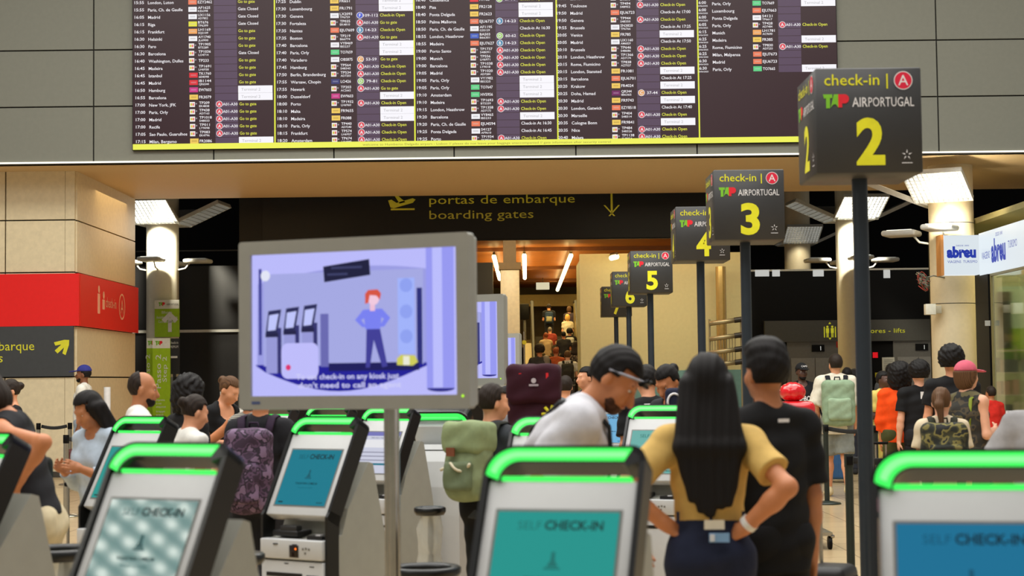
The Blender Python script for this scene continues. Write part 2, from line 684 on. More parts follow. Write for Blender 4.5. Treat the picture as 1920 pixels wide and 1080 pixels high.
STEEL = paint((150, 148, 142), .35, metal=.7)
STEEL2 = paint((120, 118, 112), .35, metal=.7)
for n, (x0, x1, top, lab) in enumerate(((1478, 1568, 664, 'steel lift doors behind the man in the black cap'), (1676, 1756, 664, 'steel lift doors beside the cream column on the right'))):
    g = thing('lift', lab, 'lift', (XX((x0 + x1) / 2, DP), DP - .2, 0), group='lifts')
    wd = (x1 - x0) * DP / F
    zt = ZZ(top, DP, 1600)
    b = MB()
    b.box((0, .03, (zt + .5) / 2), (wd + .2, .06, zt + .5), STEEL2)
    b.build('frame', g)
    for s in (-1, 1):
        b = MB()
        b.box((s * wd / 4, -.02, zt / 2 - .05), (wd / 2 - .02, .04, zt - .1), STEEL)
        b.build('door_panel', g)
    b = MB()
    b.box((.1, -.03, zt + .18), (.36, .06, .2), BLACK)
    b.text('1', .16, zt + .12, .12, -.065, glow((230, 230, 220), .8))
    b.build('floor_display', g)
b = MB()
b.box((XX(1660, DP), DP - .2, ZZ(690, DP, 1660)), (.36, .03, .62), paint((190, 190, 180), .5))
for i in range(7):
    b.box((XX(1660, DP), DP - .22, ZZ(675, DP, 1660) - i * .05), (.26, .01, .012), paint((120, 120, 112), .6))
tag(b.build('wall_notice'), 'pale paper notice on the dark wall left of the right lift', 'notice')
b = MB()
b.box((XX(1572, 45.2), 45.2, ZZ(646, 45.2, 1572)), (.16, .03, .16), paint((190, 30, 24), .5))
b.cyl((XX(1572, 45.2), 45.23, 0), (XX(1572, 45.2), 45.23, ZZ(646, 45.2, 1572)), .03, SWHT0, seg=10)
b.rect(XX(1572, 45.2) - .045, ZZ(646, 45.2, 1572) - .05, XX(1572, 45.2) + .045, ZZ(646, 45.2, 1572) + .05, 45.18, paint((230, 220, 215), .5))
tag(b.build('fire_sign'), 'small red and white fire sign beside the bright middle column', 'sign')
b = MB()
b.box((XX(1636, DP), DP - .2, ZZ(666, DP, 1636)), (.14, .04, .16), glow((215, 20, 30), .9))
tag(b.build('alarm_lamp'), 'small red lit alarm box on the dark wall right of the tall sign post', 'alarm')
b = MB()
b.box((XX(1639, DP), DP - .2, ZZ(703, DP, 1639)), (.13, .03, .13), paint((196, 190, 30), .5))
tag(b.build('warning_sign'), 'small yellow square sign below the red alarm box', 'sign')

# gate hall: orange ceiling, back wall, tan wall with a teal foot
c = MB()
OR = paint((176, 98, 14), .5, var=.12, scale=3)
gx0, gx1 = XX(880, D2 + .6), 4.75
c.box(((gx0 + gx1) / 2 - 1, (D2 + 66) / 2 + .4, 5.1), (gx1 - gx0 + 2, 66 - D2 - .6, .15), OR)
for yy in (44.5, 52, 58.5):
    c.box(((gx0 + gx1) / 2 - 1, yy, 4.99), (gx1 - gx0 + 2, .12, .12), paint((120, 66, 10), .6))
structure(c.build('ceiling_gate_hall'))
w = MB()
w.box(((gx0 + gx1) / 2 - 1, 64, 2.6), (gx1 - gx0 + 2, .3, 5.2), paint((104, 84, 34), .6, var=.25, scale=2))
w.box(((gx0 + gx1) / 2 - 1, 61.8, ZZ(565, 62)), (gx1 - gx0 + 2, .5, .42), paint((190, 166, 92), .6))
structure(w.build('wall_gate_hall'))
DT = 37.0
TX0, TX1 = XX(1088, DT), XX(1392, DT)
TZ = ZZ(475, DT, 1200)
w = MB()
TAN = paint((200, 194, 144), .6, var=.03)
w.box(((TX0 + TX1) / 2, DT + .15, TZ / 2), (TX1 - TX0, .3, TZ), TAN)
w.box(((TX0 + TX1) / 2, DT - .01, ZZ(694, DT, 1300) / 2), (TX1 - TX0, .03, ZZ(694, DT, 1300)), paint((104, 150, 150), .5))
w.box((TX0 + .2, DT + 2.1, TZ / 2), (.25, 3.7, TZ), TAN)
structure(w.build('wall_tan'))
# white square pillar in front of the escalator
w = MB()
ppx = at(957, 600, 39.5)
w.box((ppx.x, 39.5, ZZ(507, 39.5) / 2), (.44, .44, ZZ(507, 39.5)), paint((226, 214, 180), .4), r=.02)
w.box((ppx.x, 39.5, ZZ(500, 39.5)), (.52, .52, .16), paint((110, 84, 30), .5))
w.box((ppx.x, 39.5, (ZZ(495, 39.5) + 5.05) / 2), (.3, .3, 5.05 - ZZ(495, 39.5)), paint((110, 84, 30), .5))
structure(w.build('pillar'))

# fluorescent lines hung below the orange ceiling
for k, (a, b_, n) in enumerate((((926, 480), (937, 524), 3), ((983, 478), (984, 522), 3), ((1071, 478), (1045, 544), 6), ((1157, 481), (1146, 494), 1))):
    zc = 4.72
    p0 = at(a[0], a[1], (zc - CAM_H) * F / (710 - a[1]))
    p1 = at(b_[0], b_[1], (zc - CAM_H) * F / (710 - b_[1]))
    if k == 3:
        p0, p1 = at(1157, 481, 37.0 - .8), at(1146, 495, 37.0 - .35)
        p0.z = p1.z = p0.z
    g = thing('tube_light', ['glowing ceiling tube light nearest the large monitor', 'short glowing ceiling tube light above the white square pillar',
                            'longest glowing ceiling tube light, running towards the tan wall', 'short lone tube light on the tan wall beside the number 5 sign'][k],
              'ceiling light', tuple((p0 + p1) / 2), group='tube lights under the orange ceiling')
    q0, q1 = (p0 - p1) / 2, (p1 - p0) / 2
    for i in range(n):
        m = MB()
        s0, s1 = q0.lerp(q1, (i + .06) / n), q0.lerp(q1, (i + .94) / n)
        m.cyl(s0, s1, .055, glow((255, 226, 150), 16), seg=10)
        m.build('tube', g)
    m = MB()
    m.tube([q0 + Vector((0, 0, .07)), q1 + Vector((0, 0, .07))], .035, paint((80, 60, 30), .5), seg=6)
    for tt in ((.08, .92) if k < 3 else ()):
        s = q0.lerp(q1, tt)
        m.cyl(s + Vector((0, 0, .05)), s + Vector((0, 0, 5.03 - 4.72)), .008, paint((80, 60, 30), .5), seg=5)
    if k == 3:
        m.cyl(q1 + Vector((0, 0, .07)), q1 + Vector((0, .4, .07)), .02, paint((80, 60, 30), .5), seg=5)
    m.build('rail', g)

b = MB()
b.box((XX(1018, 58), 58, ZZ(537, 58)), (.45, .06, .24), glow((236, 226, 190), .8))
b.cyl((XX(1018, 58), 58, ZZ(530, 58)), (XX(1018, 58), 58, 5.03), .015, paint((80, 60, 30), .5), seg=5)
tag(b.build('ceiling_sign'), 'small blank white lit sign hanging under the orange ceiling', 'sign')
b = MB()
b.box((XX(983, 47), 47, ZZ(585, 47)), (.25, .12, .44), BLACK, r=.02)
b.cyl((XX(983, 47), 47.02, ZZ(600, 47)), (XX(983, 47), 47.02, 0), .04, paint((90, 90, 84), .4), seg=8)
tag(b.build('gate_monitor'), 'small black monitor on a post beside the white square pillar', 'monitor')
b = MB()
gp = at(966, 640, 38.3)
b.box((gp.x - .02, 38.3, 1.2), (.3, .1, 2.4), paint((58, 55, 46), .5), r=.01)
tag(b.build('information_totem'), 'dark upright information totem in front of the white pillar', 'totem')

# columns and their reflector lamps
COLM = paint((224, 208, 172), .45, var=.03)
COLW = paint((220, 214, 194), .4, var=.03)
LOUV = paint((225, 228, 228), .25, metal=.6)
PANEL_W = {}


def column(px, D, dia, top, name, seams=(), m=COLM):
    g = MB()
    x = XX(px, D)
    g.cyl((x, D, 0), (x, D, top), dia / 2, m, seg=40)
    for z in seams:
        g.cyl((x, D, z - .006), (x, D, z + .006), dia / 2 + .002, SEAM, seg=40)
    o = g.build(name)
    return structure(o), x


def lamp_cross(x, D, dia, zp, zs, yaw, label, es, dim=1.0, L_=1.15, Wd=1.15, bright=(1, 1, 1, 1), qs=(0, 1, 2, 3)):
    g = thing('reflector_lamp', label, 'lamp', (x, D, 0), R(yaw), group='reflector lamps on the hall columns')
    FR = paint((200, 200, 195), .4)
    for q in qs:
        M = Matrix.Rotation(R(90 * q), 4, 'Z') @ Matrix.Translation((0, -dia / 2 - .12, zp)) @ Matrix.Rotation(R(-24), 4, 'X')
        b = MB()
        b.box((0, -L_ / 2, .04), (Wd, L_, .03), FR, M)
        b.box((0, -L_ / 2, .015), (Wd - .03, L_ - .03, .01), glow((255, 252, 240), es * bright[q]), M)  # reflector's brightness painted as emission; it only mirrors the uplighters
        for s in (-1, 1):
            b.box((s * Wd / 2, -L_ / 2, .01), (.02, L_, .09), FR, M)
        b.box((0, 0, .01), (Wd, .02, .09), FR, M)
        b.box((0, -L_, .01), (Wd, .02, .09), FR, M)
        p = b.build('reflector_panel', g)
        b = MB()
        n = 12
        for i in range(1, n):
            b.box((-Wd / 2 + Wd * i / n, -L_ / 2, -.012), (.016, L_, .05), LOUV, M)
        for i in range(1, 9):
            b.box((0, -L_ * i / 9, -.012), (Wd, .016, .05), LOUV, M)
        b.build('louvre', p)
        b = MB()
        b.tube([(0, -dia / 2 + .03, zp - .02), (0, -dia / 2 - .2, zp + .08)], .035, FR, M=Matrix.Rotation(R(90 * q), 4, 'Z'))
        b.build('bracket', g)
        Ms = Matrix.Rotation(R(90 * q + 45 * 0), 4, 'Z')
        b = MB()
        b.tube([(0, -dia / 2 + .02, zs - .18), (0, -dia / 2 - .18, zs - .14), (0, -dia / 2 - .3, zs)], .02, FR, M=Ms)
        b.box((0, -dia / 2 - .5, zs + .03), (.55, .62, .1), FR, Ms @ Matrix.Translation((0, 0, 0)), r=.045, seg=3)
        b.box((0, -dia / 2 - .5, zs + .085), (.4, .44, .012), glow((255, 252, 235), 1.6 * bright[q]), Ms)
        b.build('uplighter', g)
    return g


o, x1 = column(1787, 30.2, .78, SOF, 'column_right', (ZZ(420, 30.2, 1787), ZZ(570, 30.2, 1787)))
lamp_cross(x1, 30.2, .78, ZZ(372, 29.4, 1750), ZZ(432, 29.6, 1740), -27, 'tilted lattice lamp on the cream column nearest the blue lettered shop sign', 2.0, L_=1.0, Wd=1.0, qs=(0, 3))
o, x2 = column(1598, 44, .78, 9.1, 'column_middle', m=COLW)
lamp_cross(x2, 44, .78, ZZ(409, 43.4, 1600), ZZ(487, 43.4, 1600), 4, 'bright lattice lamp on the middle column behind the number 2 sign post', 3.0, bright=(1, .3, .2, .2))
o, x3 = column(1497, 57, .86, 9.1, 'column_back')
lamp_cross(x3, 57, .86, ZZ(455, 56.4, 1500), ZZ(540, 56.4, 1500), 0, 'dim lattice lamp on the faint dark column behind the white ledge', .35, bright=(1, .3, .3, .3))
o, x0 = column(305, 42, .79, 9.1, 'column_left', m=COLW)
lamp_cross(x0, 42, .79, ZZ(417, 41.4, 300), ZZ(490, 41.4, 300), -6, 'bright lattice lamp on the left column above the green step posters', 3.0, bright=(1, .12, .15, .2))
for (x, D, dia, zp, en, name) in ((x1, 30.2, .78, ZZ(372, 29.4, 1750), 260, 'a'), (x2, 44, .78, ZZ(409, 43.4, 1600), 1100, 'b'), (x0, 42, .79, ZZ(417, 41.4, 300), 1100, 'c'), (x3, 57, .86, ZZ(455, 56.4, 1500), 50, 'd')):
    spot('column_lamp_light', (x - (.55 if name == 'a' else 0), D - 1.35, zp - .05), (x, D - .3, zp - .85), en, (255, 246, 222), 62, .12, .35)
spot('column_lamp_light', (x1 - .5, 28.9, ZZ(425, 29, 1740)), (x1 + .2, 29.6, SOF), 150, (255, 240, 210), 130, .12, .8)

# cable tangle and white box on the right column
b = MB()
cx = at(1731, 522, 29.6)
for k in range(16):
    pts = []
    p = Vector((cx.x, cx.y, cx.z))
    a = rng.uniform(0, 6.28)
    for i in range(14):
        pts.append((cx.x + .10 * math.cos(a + i * .9) * rng.uniform(.3, 1.2), cx.y + .06 * math.sin(a + i * 1.3), cx.z + .12 * math.sin(a + i * .75) * rng.uniform(.3, 1.1) - .05 * (k % 3)))
    b.tube(pts, .009, paint(((150, 140, 120), (110, 108, 100), (160, 60, 50), (70, 90, 70))[k % 4], .6), seg=5)
b.tube([(cx.x, cx.y, cx.z), (cx.x + .2, cx.y + .1, cx.z + .05), (x1 - .2, 29.9, cx.z + .02)], .012, paint((110, 108, 100), .6), seg=5)
tag(b.build('cable_bundle'), 'tangled bundle of loose cables hanging beside the right cream column', 'cables')
b = MB()
wp = at(1745, 580, 29.7)
b.box((wp.x, 29.75, wp.z), (.18, .16, .19), paint((236, 232, 214), .4), r=.012)
b.box((wp.x + .14, 29.86, wp.z), (.16, .12, .14), paint((200, 192, 170), .5), r=.01)
tag(b.build('junction_box'), 'small white box fixed to the side of the right cream column', 'box')

# ------------------------------------------------------------------ shop on the right
XS = 8.0
g = thing('shop_sign', 'white lightbox sign with blue abreu lettering wrapping the shop corner', 'sign', (XS, 29.1, 0))
zt, zb = ZZ(441, 29.1, 1800), ZZ(515, 29.1, 1800)
xl = XX(1772, 29.1)
b = MB()
WL = glow((222, 232, 238), .95)
BLUE = glow((28, 54, 170), .9)
xr = XX(1838, 29.1) - XS
b.box(((xl - XS + xr) / 2, .15, (zt + zb) / 2), (xr - xl + XS, .3, zt - zb), WL)
b.build('front_box', g)
b = MB()
b.box((xl - XS - .03, .15, (zt + zb) / 2), (.05, .32, zt - zb + .02), paint((196, 132, 66), .5))
b.build('end_cap', g)
b = MB()
lx = lambda px: XX(px, 29.1, 475) - XS
b.text('abreu', lx(1775), ZZ(482, 29.1, 1800), .175, -.004, BLUE, width=lx(1830) - lx(1775), bold=.06)
b.text('DESDE 1840', lx(1793), ZZ(462, 29.1, 1800), .026, -.004, BLUE, width=lx(1817) - lx(1793))
b.text('VIAGENS  TURISMO', lx(1776), ZZ(493, 29.1, 1800), .045, -.004, BLUE, width=lx(1832) - lx(1776))
b.build('lettering', g)
# side box runs along the shop front towards the viewer
AN = 0.0
ye = 24.6
b = MB()
MSd = Matrix.Rotation(-math.pi / 2, 4, 'Z')            # XZ lettering facing -X, running towards the viewer


def sD(px):
    return 29.1 - XS * F / (px - 960)


b.box(((xr + .15), (ye - 29.1) / 2, (zt + zb) / 2), (.3, 29.1 - ye, zt - zb + .04), WL)
b.build('side_box', g)
b = MB()
o_ = -xr + 0
M2 = Matrix.Translation((xr - .004, 0, 0)) @ MSd
zc = (zt + zb) / 2
b.text('abreu', sD(1863), zc - .17, .36, 0, BLUE, M2, width=sD(1890) - sD(1863), bold=.045)
b.text('DESDE 1840', sD(1872), zc + .23, .06, 0, BLUE, M2, width=sD(1885) - sD(1872))
b.text('VIAGENS', sD(1845), zc - .1, .12, 0, BLUE, M2, width=sD(1860) - sD(1845))
b.text('TURISMO', sD(1895), zc - .02, .12, 0, BLUE, M2, width=sD(1912) - sD(1895))
b.build('side_lettering', g)

w = MB()
w.box((XS + .05, 29.05, zb / 2), (.1, .8, zb), BLACK)
w.box((XS + .35, 32.4, 2.2), (.06, 3.2, 4.4), BLACK)
structure(w.build('wall_right'))
b = MB()
b.box((XX(1848, 28.7), 28.62, ZZ(606, 28.6, 1848)), (.09, .01, .09), paint((170, 170, 165), .5))
tag(b.build('wall_sticker'), 'tiny white sticker on the black pillar under the shop sign', 'sticker')
g = thing('shop_window', 'glass shop front below the white lightbox sign', 'shop window', (XS, 28.6, 0))
b = MB()
GL = mat('shop_glass', (235, 245, 240), .04, trans=1.0, var=.01)
b.box((0.05, -2.4, zb / 2), (.012, 4.6, zb - .1), GL)
b.build('glass', g)
b = MB()
MET = paint((150, 142, 96), .35, metal=.5)
for yy in (-.03, -2.4, -4.7):
    b.box((.05, yy, zb / 2), (.06, .05, zb), MET)
b.box((.05, -2.4, zb - .03), (.06, 4.7, .06), MET)
b.box((.05, -2.4, .05), (.06, 4.7, .1), MET)
b.build('frame', g)
f = MB()
f.box((XS + 3.4, 29.6, 2.2), (.1, 7.4, 4.4), paint((150, 160, 120), .6))
f.box((XS + 1.9, 33.3, 2.2), (3.0, .1, 4.4), paint((176, 180, 140), .6))
f.box((XS + 1.9, 29.6, 4.35), (3.0, 7.4, .1), paint((150, 140, 90), .6))
structure(f.build('wall_shop_interior'))
area('shop_light', (XS + 1.6, 30.2, 4.2), (0, 0, 0), 1.6, 5, 90, (255, 238, 180))
# poster on the shop's inner wall and racks of leaflets
b = MB()
q0 = XX(1888, 33.2)
b.box((q0 + .6, 33.22, ZZ(580, 33.2, 1900)), (1.5, .04, .9), paint((176, 200, 176), .5))
b.box((q0 + .6, 33.2, ZZ(640, 33.2, 1900)), (1.5, .05, .5), paint((136, 176, 36), .5))
b.box((q0 + .6, 33.19, ZZ(668, 33.2, 1900)), (1.5, .05, .16), paint((70, 110, 40), .5))
b.box((q0 - .05, 33.18, ZZ(600, 33.2, 1888)), (.26, .06, 1.1), paint((40, 44, 44), .5))
tag(b.build('shop_poster'), 'green landscape poster inside the glass shop front', 'poster')
for r_, (yy, lab) in enumerate(((31.6, 'leaflet rack inside the shop window next to the black pillar'), (30.7, 'leaflet rack inside the shop window, further from the black pillar'))):
    g = thing('leaflet_rack', lab, 'rack', (XX(1868 if r_ == 0 else 1893, yy), yy, 0), R(68), group='leaflet racks in the shop window')
    b = MB()
    for s in (-1, 1):
        b.box((0, s * .33, 1.05), (.05, .03, 2.1), paint((168, 160, 124), .5))
    for z in (.4, .8, 1.2, 1.6, 2.0):
        b.box((0, 0, z), (.22, .66, .02), paint((180, 172, 138), .5))
    b.build('stand', g)
    for z in (.4, .8, 1.2, 1.6):
        for q in range(4):
            b = MB()
            hh = rng.uniform(.2, .28)
            b.box((-.03, -.24 + q * .16, z + .012 + hh / 2), (.03, .12, hh), paint(tuple(int(v) for v in rng.choice([(196, 186, 150), (150, 150, 110), (90, 96, 84), (186, 150, 120)])), .5))
            b.build('leaflet_stack', g)
g = MB()
g.box((XX(1893, 27), 27.05 - .0, ZZ(712, 27, 1900) - .05), (.3, .2, .08), paint((36, 38, 66), .5))


# ------------------------------------------------------------------ departures board
DB = 28.33
BM = (54, 36, 40)
g = thing('departures_board', 'huge lit departures board of flight rows across the grey bulkhead wall', 'departures board', (XX(910, DB), DB, 0))
bx = XX(910, DB)
U = DB / F                     # metres per photo pixel on the board


def bl(px, py):
    p = at(px, py, DB)
    return p.x - bx, p.z


X0, Z0 = bl(249, 281)
X1, Z1 = bl(1573, 264)
ZT = bl(910, -46)[1]
b = MB()
b.box(((X0 + X1) / 2, .05, (Z0 + ZT) / 2), (X1 - X0 + .02, .07, ZT - Z0 + .02), BLACK)
b.rect(X0, Z0 + .09, X1, ZT, .008, glow((52, 28, 34), 1.0))
b.build('screen_panel', g)
b = MB()
zt = Z0 + .095
b.rect(X0, Z0, X1, zt, .002, glow((238, 240, 88), 1.0))
b.text('welcome to Humberto Delgado airport - Lisbon // please do not leave your baggage unaccompanied // gate information after security control',
       bl(680, 270)[0], Z0 + .025, .036, -.001, glow((150, 140, 60), .9), width=(1148 - 680) * U)
b.build('ticker_bar', g)
COLX = (252, 518, 780, 1044, 1310)
for px in (515, 777, 1044.5, 1309.5):
    b = MB()
    xx = bl(px, 130)[0]
    b.rect(xx - .012, zt, xx + .012, ZT, .003, glow((226, 232, 60), 1.0))
    b.build('column_divider', g)
WHT, YLW, GRYT = glow((238, 234, 238), 1.0), glow((222, 222, 70), 1.0), glow((176, 174, 178), 1.0)
PUR, WCELL = glow((86, 66, 88), 1.0), glow((246, 244, 250), 1.0)
CHIP = {'o': (236, 120, 84), 'w': (240, 238, 242), 'y': (226, 222, 60), 'a': (240, 164, 90), 't': (238, 232, 228), 'r': (220, 40, 52), 'm': (200, 50, 130),
        'f': (240, 200, 90), 'g': (90, 206, 130), 'b': (60, 90, 190), 'l': (50, 50, 110), 'q': (110, 20, 90)}
GATE = {'A': (220, 70, 84), 'B': (60, 130, 170), 'F': (60, 80, 200), 'C': (226, 160, 90), 'D': (150, 200, 90)}
# time|city|chip|code|second code|gate|gates|status   (G go to gate, X gate closed, O check-in open, T terminal 2, @hh:mm check-in at)
ROWS = (
    (5, 13.72, '''15:50|Madrid|w|UX1154||||G
15:55|London, Luton|o|EZY2462||||G
15:55|Paris, Ch. de Gaulle|w|AF1625|KE6398|||X
16:05|Madrid|w|UX1156|AD7852|||X
16:15|Riga|y|BT676|TP6399|||X
16:15|Frankfurt|a|LH1169|SQ2109|||G
16:30|Helsinki|w|AY1740|JL6900|||G
16:30|Faro|t|TP1905|BT5289|||G
16:30|Barcelona|t|TP1036|LO4714|||X
16:40|Washington, Dulles|t|TP233||||G
16:45|Madeira|t|TP1691|LH6938|||G
16:45|Istanbul|r|TK1760|6E4098|||G
16:45|Madrid|r|IB1144|QR6544|||G
16:50|Hamburg|m|EW7603||||T
16:55|Barcelona|f|FR3079||||T
17:00|New York, JFK|t|TP209|EK4838|A|A01-A30|G
17:00|Paris, Orly|t|TP438|AD7163|A|A01-A30|G
17:00|Madrid|t|TP1018|S48033|A|A01-A30|G
17:00|Recife|t|TP011|LY9098|A|A01-A30|G
17:05|Sao Paulo, Guarulhos|t|TP083|EK4796|A|A01-A30|G
17:15|Milan, Bergamo|f|FR2086||||T'''),
    (3, 13.72, '''17:20|London, Stansted|f|FR1884||||T
17:25|Dublin|f|FR651||||T
17:30|Luxembourg|f|FR1791||||T
17:30|Geneva|w|LX2093|TP6759|F|109-112|O
17:30|Fortaleza|t|TP035|EK4810|A|A01-A30|G
17:35|Nantes|o|EJU7609||B|14-23|O
17:35|Boston|t|TP219|B66774|A|A01-A30|G
17:40|Barcelona|w|VY8469|IB5237|||T
17:40|Paris, Orly|g|TO7659||||T
17:40|Varadero|w|OBS875||C|53-59|G
17:45|Hamburg|t|TP564|S48345|A|A01-A30|O
17:50|Berlin, Brandenburg|t|TP534|AD7203|A|A01-A30|O
17:55|Warsaw, Chopin|l|LO426||D|79-81|O
17:55|Newark|t|TP203|AC2662|A|A01-A30|G
18:00|Dusseldorf|m|EW9603||||T
18:00|Porto|t|TP1932|LH6960|A|A01-A30|O
18:10|Malta|f|FR9655||||T
18:10|Madeira|f|FR088||||T
18:10|Paris, Orly|t|TP440|AD7240|A|A01-A30|O
18:15|Frankfurt|t|TP574|LH6957|A|A01-A30|O
18:20|Amsterdam|t|TP674|UA6845|A|A01-A30|O'''),
    (0, 13.72, '''18:40|Casablanca|r|AT988||D|67-70|O
18:40|Pisa|f|FR2128||||T
18:40|Ponta Delgada|f|FR2623||||T
18:50|Palma Mallorca|o|EJU6737||B|14-23|O
18:50|Paris, Ch. de Gaulle|w|AF1195|G35129|||@16:30
18:55|London, Heathrow|b|BA503|B66301|D|60-62|O
18:55|Madeira|o|EJU7627||B|14-23|O
19:00|Porto Santo|t|TP1737|S48091|A|A01-A30|O
19:00|Munich|t|TP556|LH6971|A|A01-A30|O
19:00|Barcelona|t|TP1038|LY9018|A|A01-A30|O
19:05|Madrid|t|TP1020|AD7284|A|A01-A30|O
19:05|Paris, Orly|w|VY1982|IB5325|||T
19:05|Paris, Orly|g|TO7647||||T
19:10|Amsterdam|g|HV5956||||T
19:10|Madeira|t|TP1693|BT5339|A|A01-A30|O
19:15|London, Heathrow|t|TP1358|AD7173|A|A01-A30|O
19:20|Barcelona|w|VY8465|IB5233|||T
19:20|Paris, Ch. de Gaulle|o|EJU4594||||@16:30
19:25|Ponta Delgada|w|S4127|AF9610|||@16:45
19:25|Porto|t|TP1934|SK9834|A|A01-A30|O'''),
    (11, 13.72, '''19:40|Zurich|t|TP930|LX4510|A|A01-A30|O
19:45|Toulouse|t|TP494|S48952|A|A01-A30|O
19:50|Madrid|o|EJU6723||||@17:00
19:50|Geneva|t|TP944|S48350|A|A01-A30|O
19:55|Brussels|w|SN3820|TP6766|||@17:25
20:05|Venice|f|FR785||||T
20:05|Madrid|w|UX1160|AM6829|||@17:50
20:10|Brussels|t|TP646|S48686|A|A01-A30|O
20:10|London, Heathrow|t|TP1366|AD7174|A|A01-A30|O
20:15|Rome, Fiumicino|t|TP838|AZ7527|A|A01-A30|O
20:15|London, Stansted|f|FR1081||||T
20:15|Barcelona|o|EJU6701||||@17:25
20:20|Krakow|f|FR4024||||T
20:25|Doha, Hamad|q|QR344|IB6365|C|37-44|O
20:30|Madrid|f|FR9743||||T
20:30|London, Gatwick|o|EZY8518||||@17:40
20:30|Marseille|t|TP404|S48314|A|A01-A30|O
20:35|Cologne Bonn|f|FR9841||||T
20:35|Nice|t|TP484|S48326|A|A01-A30|O
20:40|Malaga|t|TP1138|SU8054|A|A01-A30|O'''),
    (7, 13.68, '''6:00|Nice|o|EJU7661||||N
6:00|Paris, Orly|g|TO7669||||T
6:00|Luxembourg|o|EJU7663||||N
6:00|Ponta Delgada|w|S4121|TP6617|||N
6:05|Paris, Orly|t|TP428|AD7484|A|A01-A30|O
6:15|Munich|a|LH1781|AC9690|||N
6:25|Madeira|f|FR385||||T
6:25|Rome, Fiumicino|t|TP830|AD7233|A|A01-A30|O
6:25|Milan, Malpensa|o|EJU7673||||N
6:30|Madrid|o|EJU6723||||N
6:30|Paris, Orly|g|TO7665||||T'''))
for ci, (y0, pitch, data) in enumerate(ROWS):
    rows = data.split('\n')
    lead = 0 if ci == 2 else 1
    for ri, row in enumerate(rows):
        tm, city, chip, code, sub, gate, gates, st = row.split('|')
        x, z = bl(COLX[ci] + (ri - lead) * .16, y0 + (ri - lead) * pitch)
        b = MB()
        h = 13.72 * U
        # cells
        b.rect(x + 150 * U, z - h / 2, x + 193 * U, z + h / 2 - .006, .006, PUR)
        if st == 'T':
            b.rect(x + 194 * U, z - h / 2 + .0, x + 259 * U, z + h / 2, .006, WCELL)
        dz = -.024
        if ci == 4:
            b.text(tm, x + 0 * U, z + dz + .02, .048, .003, WHT, width=14 * U, bold=.012)
            b.text('10/06/2025', x - 2 * U, z - .05, .024, .003, WHT, width=19 * U, bold=.01)
        else:
            b.text(tm, x, z + dz, .05, .003, WHT, width=18 * U, bold=.012)
        n = len(city)
        tw = text_geo(city, .012)[2]
        b.text(city, x + 25.5 * U, z + dz - .004, .05, .003, WHT, width=tw * .0735 / 1.0, bold=.012)
        cc = CHIP[chip]
        if chip == 't':
            b.rect(x + 102 * U, z - .042, x + 112 * U, z + .042, .004, glow(cc))
            b.rect(x + 103.5 * U, z - .02, x + 107 * U, z + .02, .0025, glow((214, 196, 70)))
            b.rect(x + 107.5 * U, z - .02, x + 110.5 * U, z + .02, .0025, glow((230, 110, 110)))
            b.disc(x + 114.5 * U, z + .012, .014, .004, glow((150, 140, 150)), seg=10)
        else:
            b.rect(x + 102 * U, z - .042, x + 118 * U, z + .042, .004, glow(cc))
            b.rect(x + 105 * U, z - .012, x + 115 * U, z + .012, .0025, glow(tuple(int(v * .6 + 200 * .4) if chip not in 'wf' else int(v * .86) for v in cc)))
        if sub:
            b.text(code, x + 120 * U, z + .006, .042, .003, WHT, width=len(code) * 3.9 * U, bold=.012)
            b.text(sub, x + 120 * U, z - .046, .034, .003, WHT, width=19 * U, bold=.010)
        else:
            b.text(code, x + 120 * U, z + dz, .047, .003, WHT, width=len(code) * 3.85 * U, bold=.012)
        if gate:
            b.disc(x + 158 * U, z + .0, .056, .0045, WHT)
            b.disc(x + 158 * U, z + .0, .048, .0038, glow(GATE[gate]))
            b.text(gate, x + 158 * U, z - .026, .052, .0028, WHT, align='c', bold=.02)
            b.text(gates, x + 178.5 * U, z + dz, .046, .003, WHT, width=len(gates) * 4 * U, align='c', bold=.012)
        sx = x + 196 * U
        if st == 'T':
            b.text('Terminal 2', sx + 4 * U, z - .024, .046, .003, GRYT, width=36 * U)
        elif st == 'G':
            b.text('Go to gate', sx, z + dz, .05, .003, YLW, width=32 * U, bold=.012)
        elif st == 'X':
            b.text('Gate Closed', sx, z + dz, .05, .003, WHT, width=38 * U, bold=.012)
        elif st == 'O':
            b.text('Check-in Open', sx, z + dz, .05, .003, YLW, width=47 * U, bold=.012)
        elif st[0] == '@':
            b.text('Check-in At ' + st[1:], sx, z + dz, .05, .003, WHT, width=57 * U, bold=.012)
        b.build('flight_row', g)

# ------------------------------------------------------------------ check-in number signs on poles
SB = paint((50, 50, 50), .45, var=.03)
SYEL = paint((226, 222, 30), .45)
SRED = paint((214, 24, 60), .45)
SWHT = paint((226, 224, 224), .45)
TGRN = paint((120, 190, 40), .45)
TRED = paint((226, 32, 48), .45)
SPOLE = paint((44, 52, 60), .35, metal=.3)


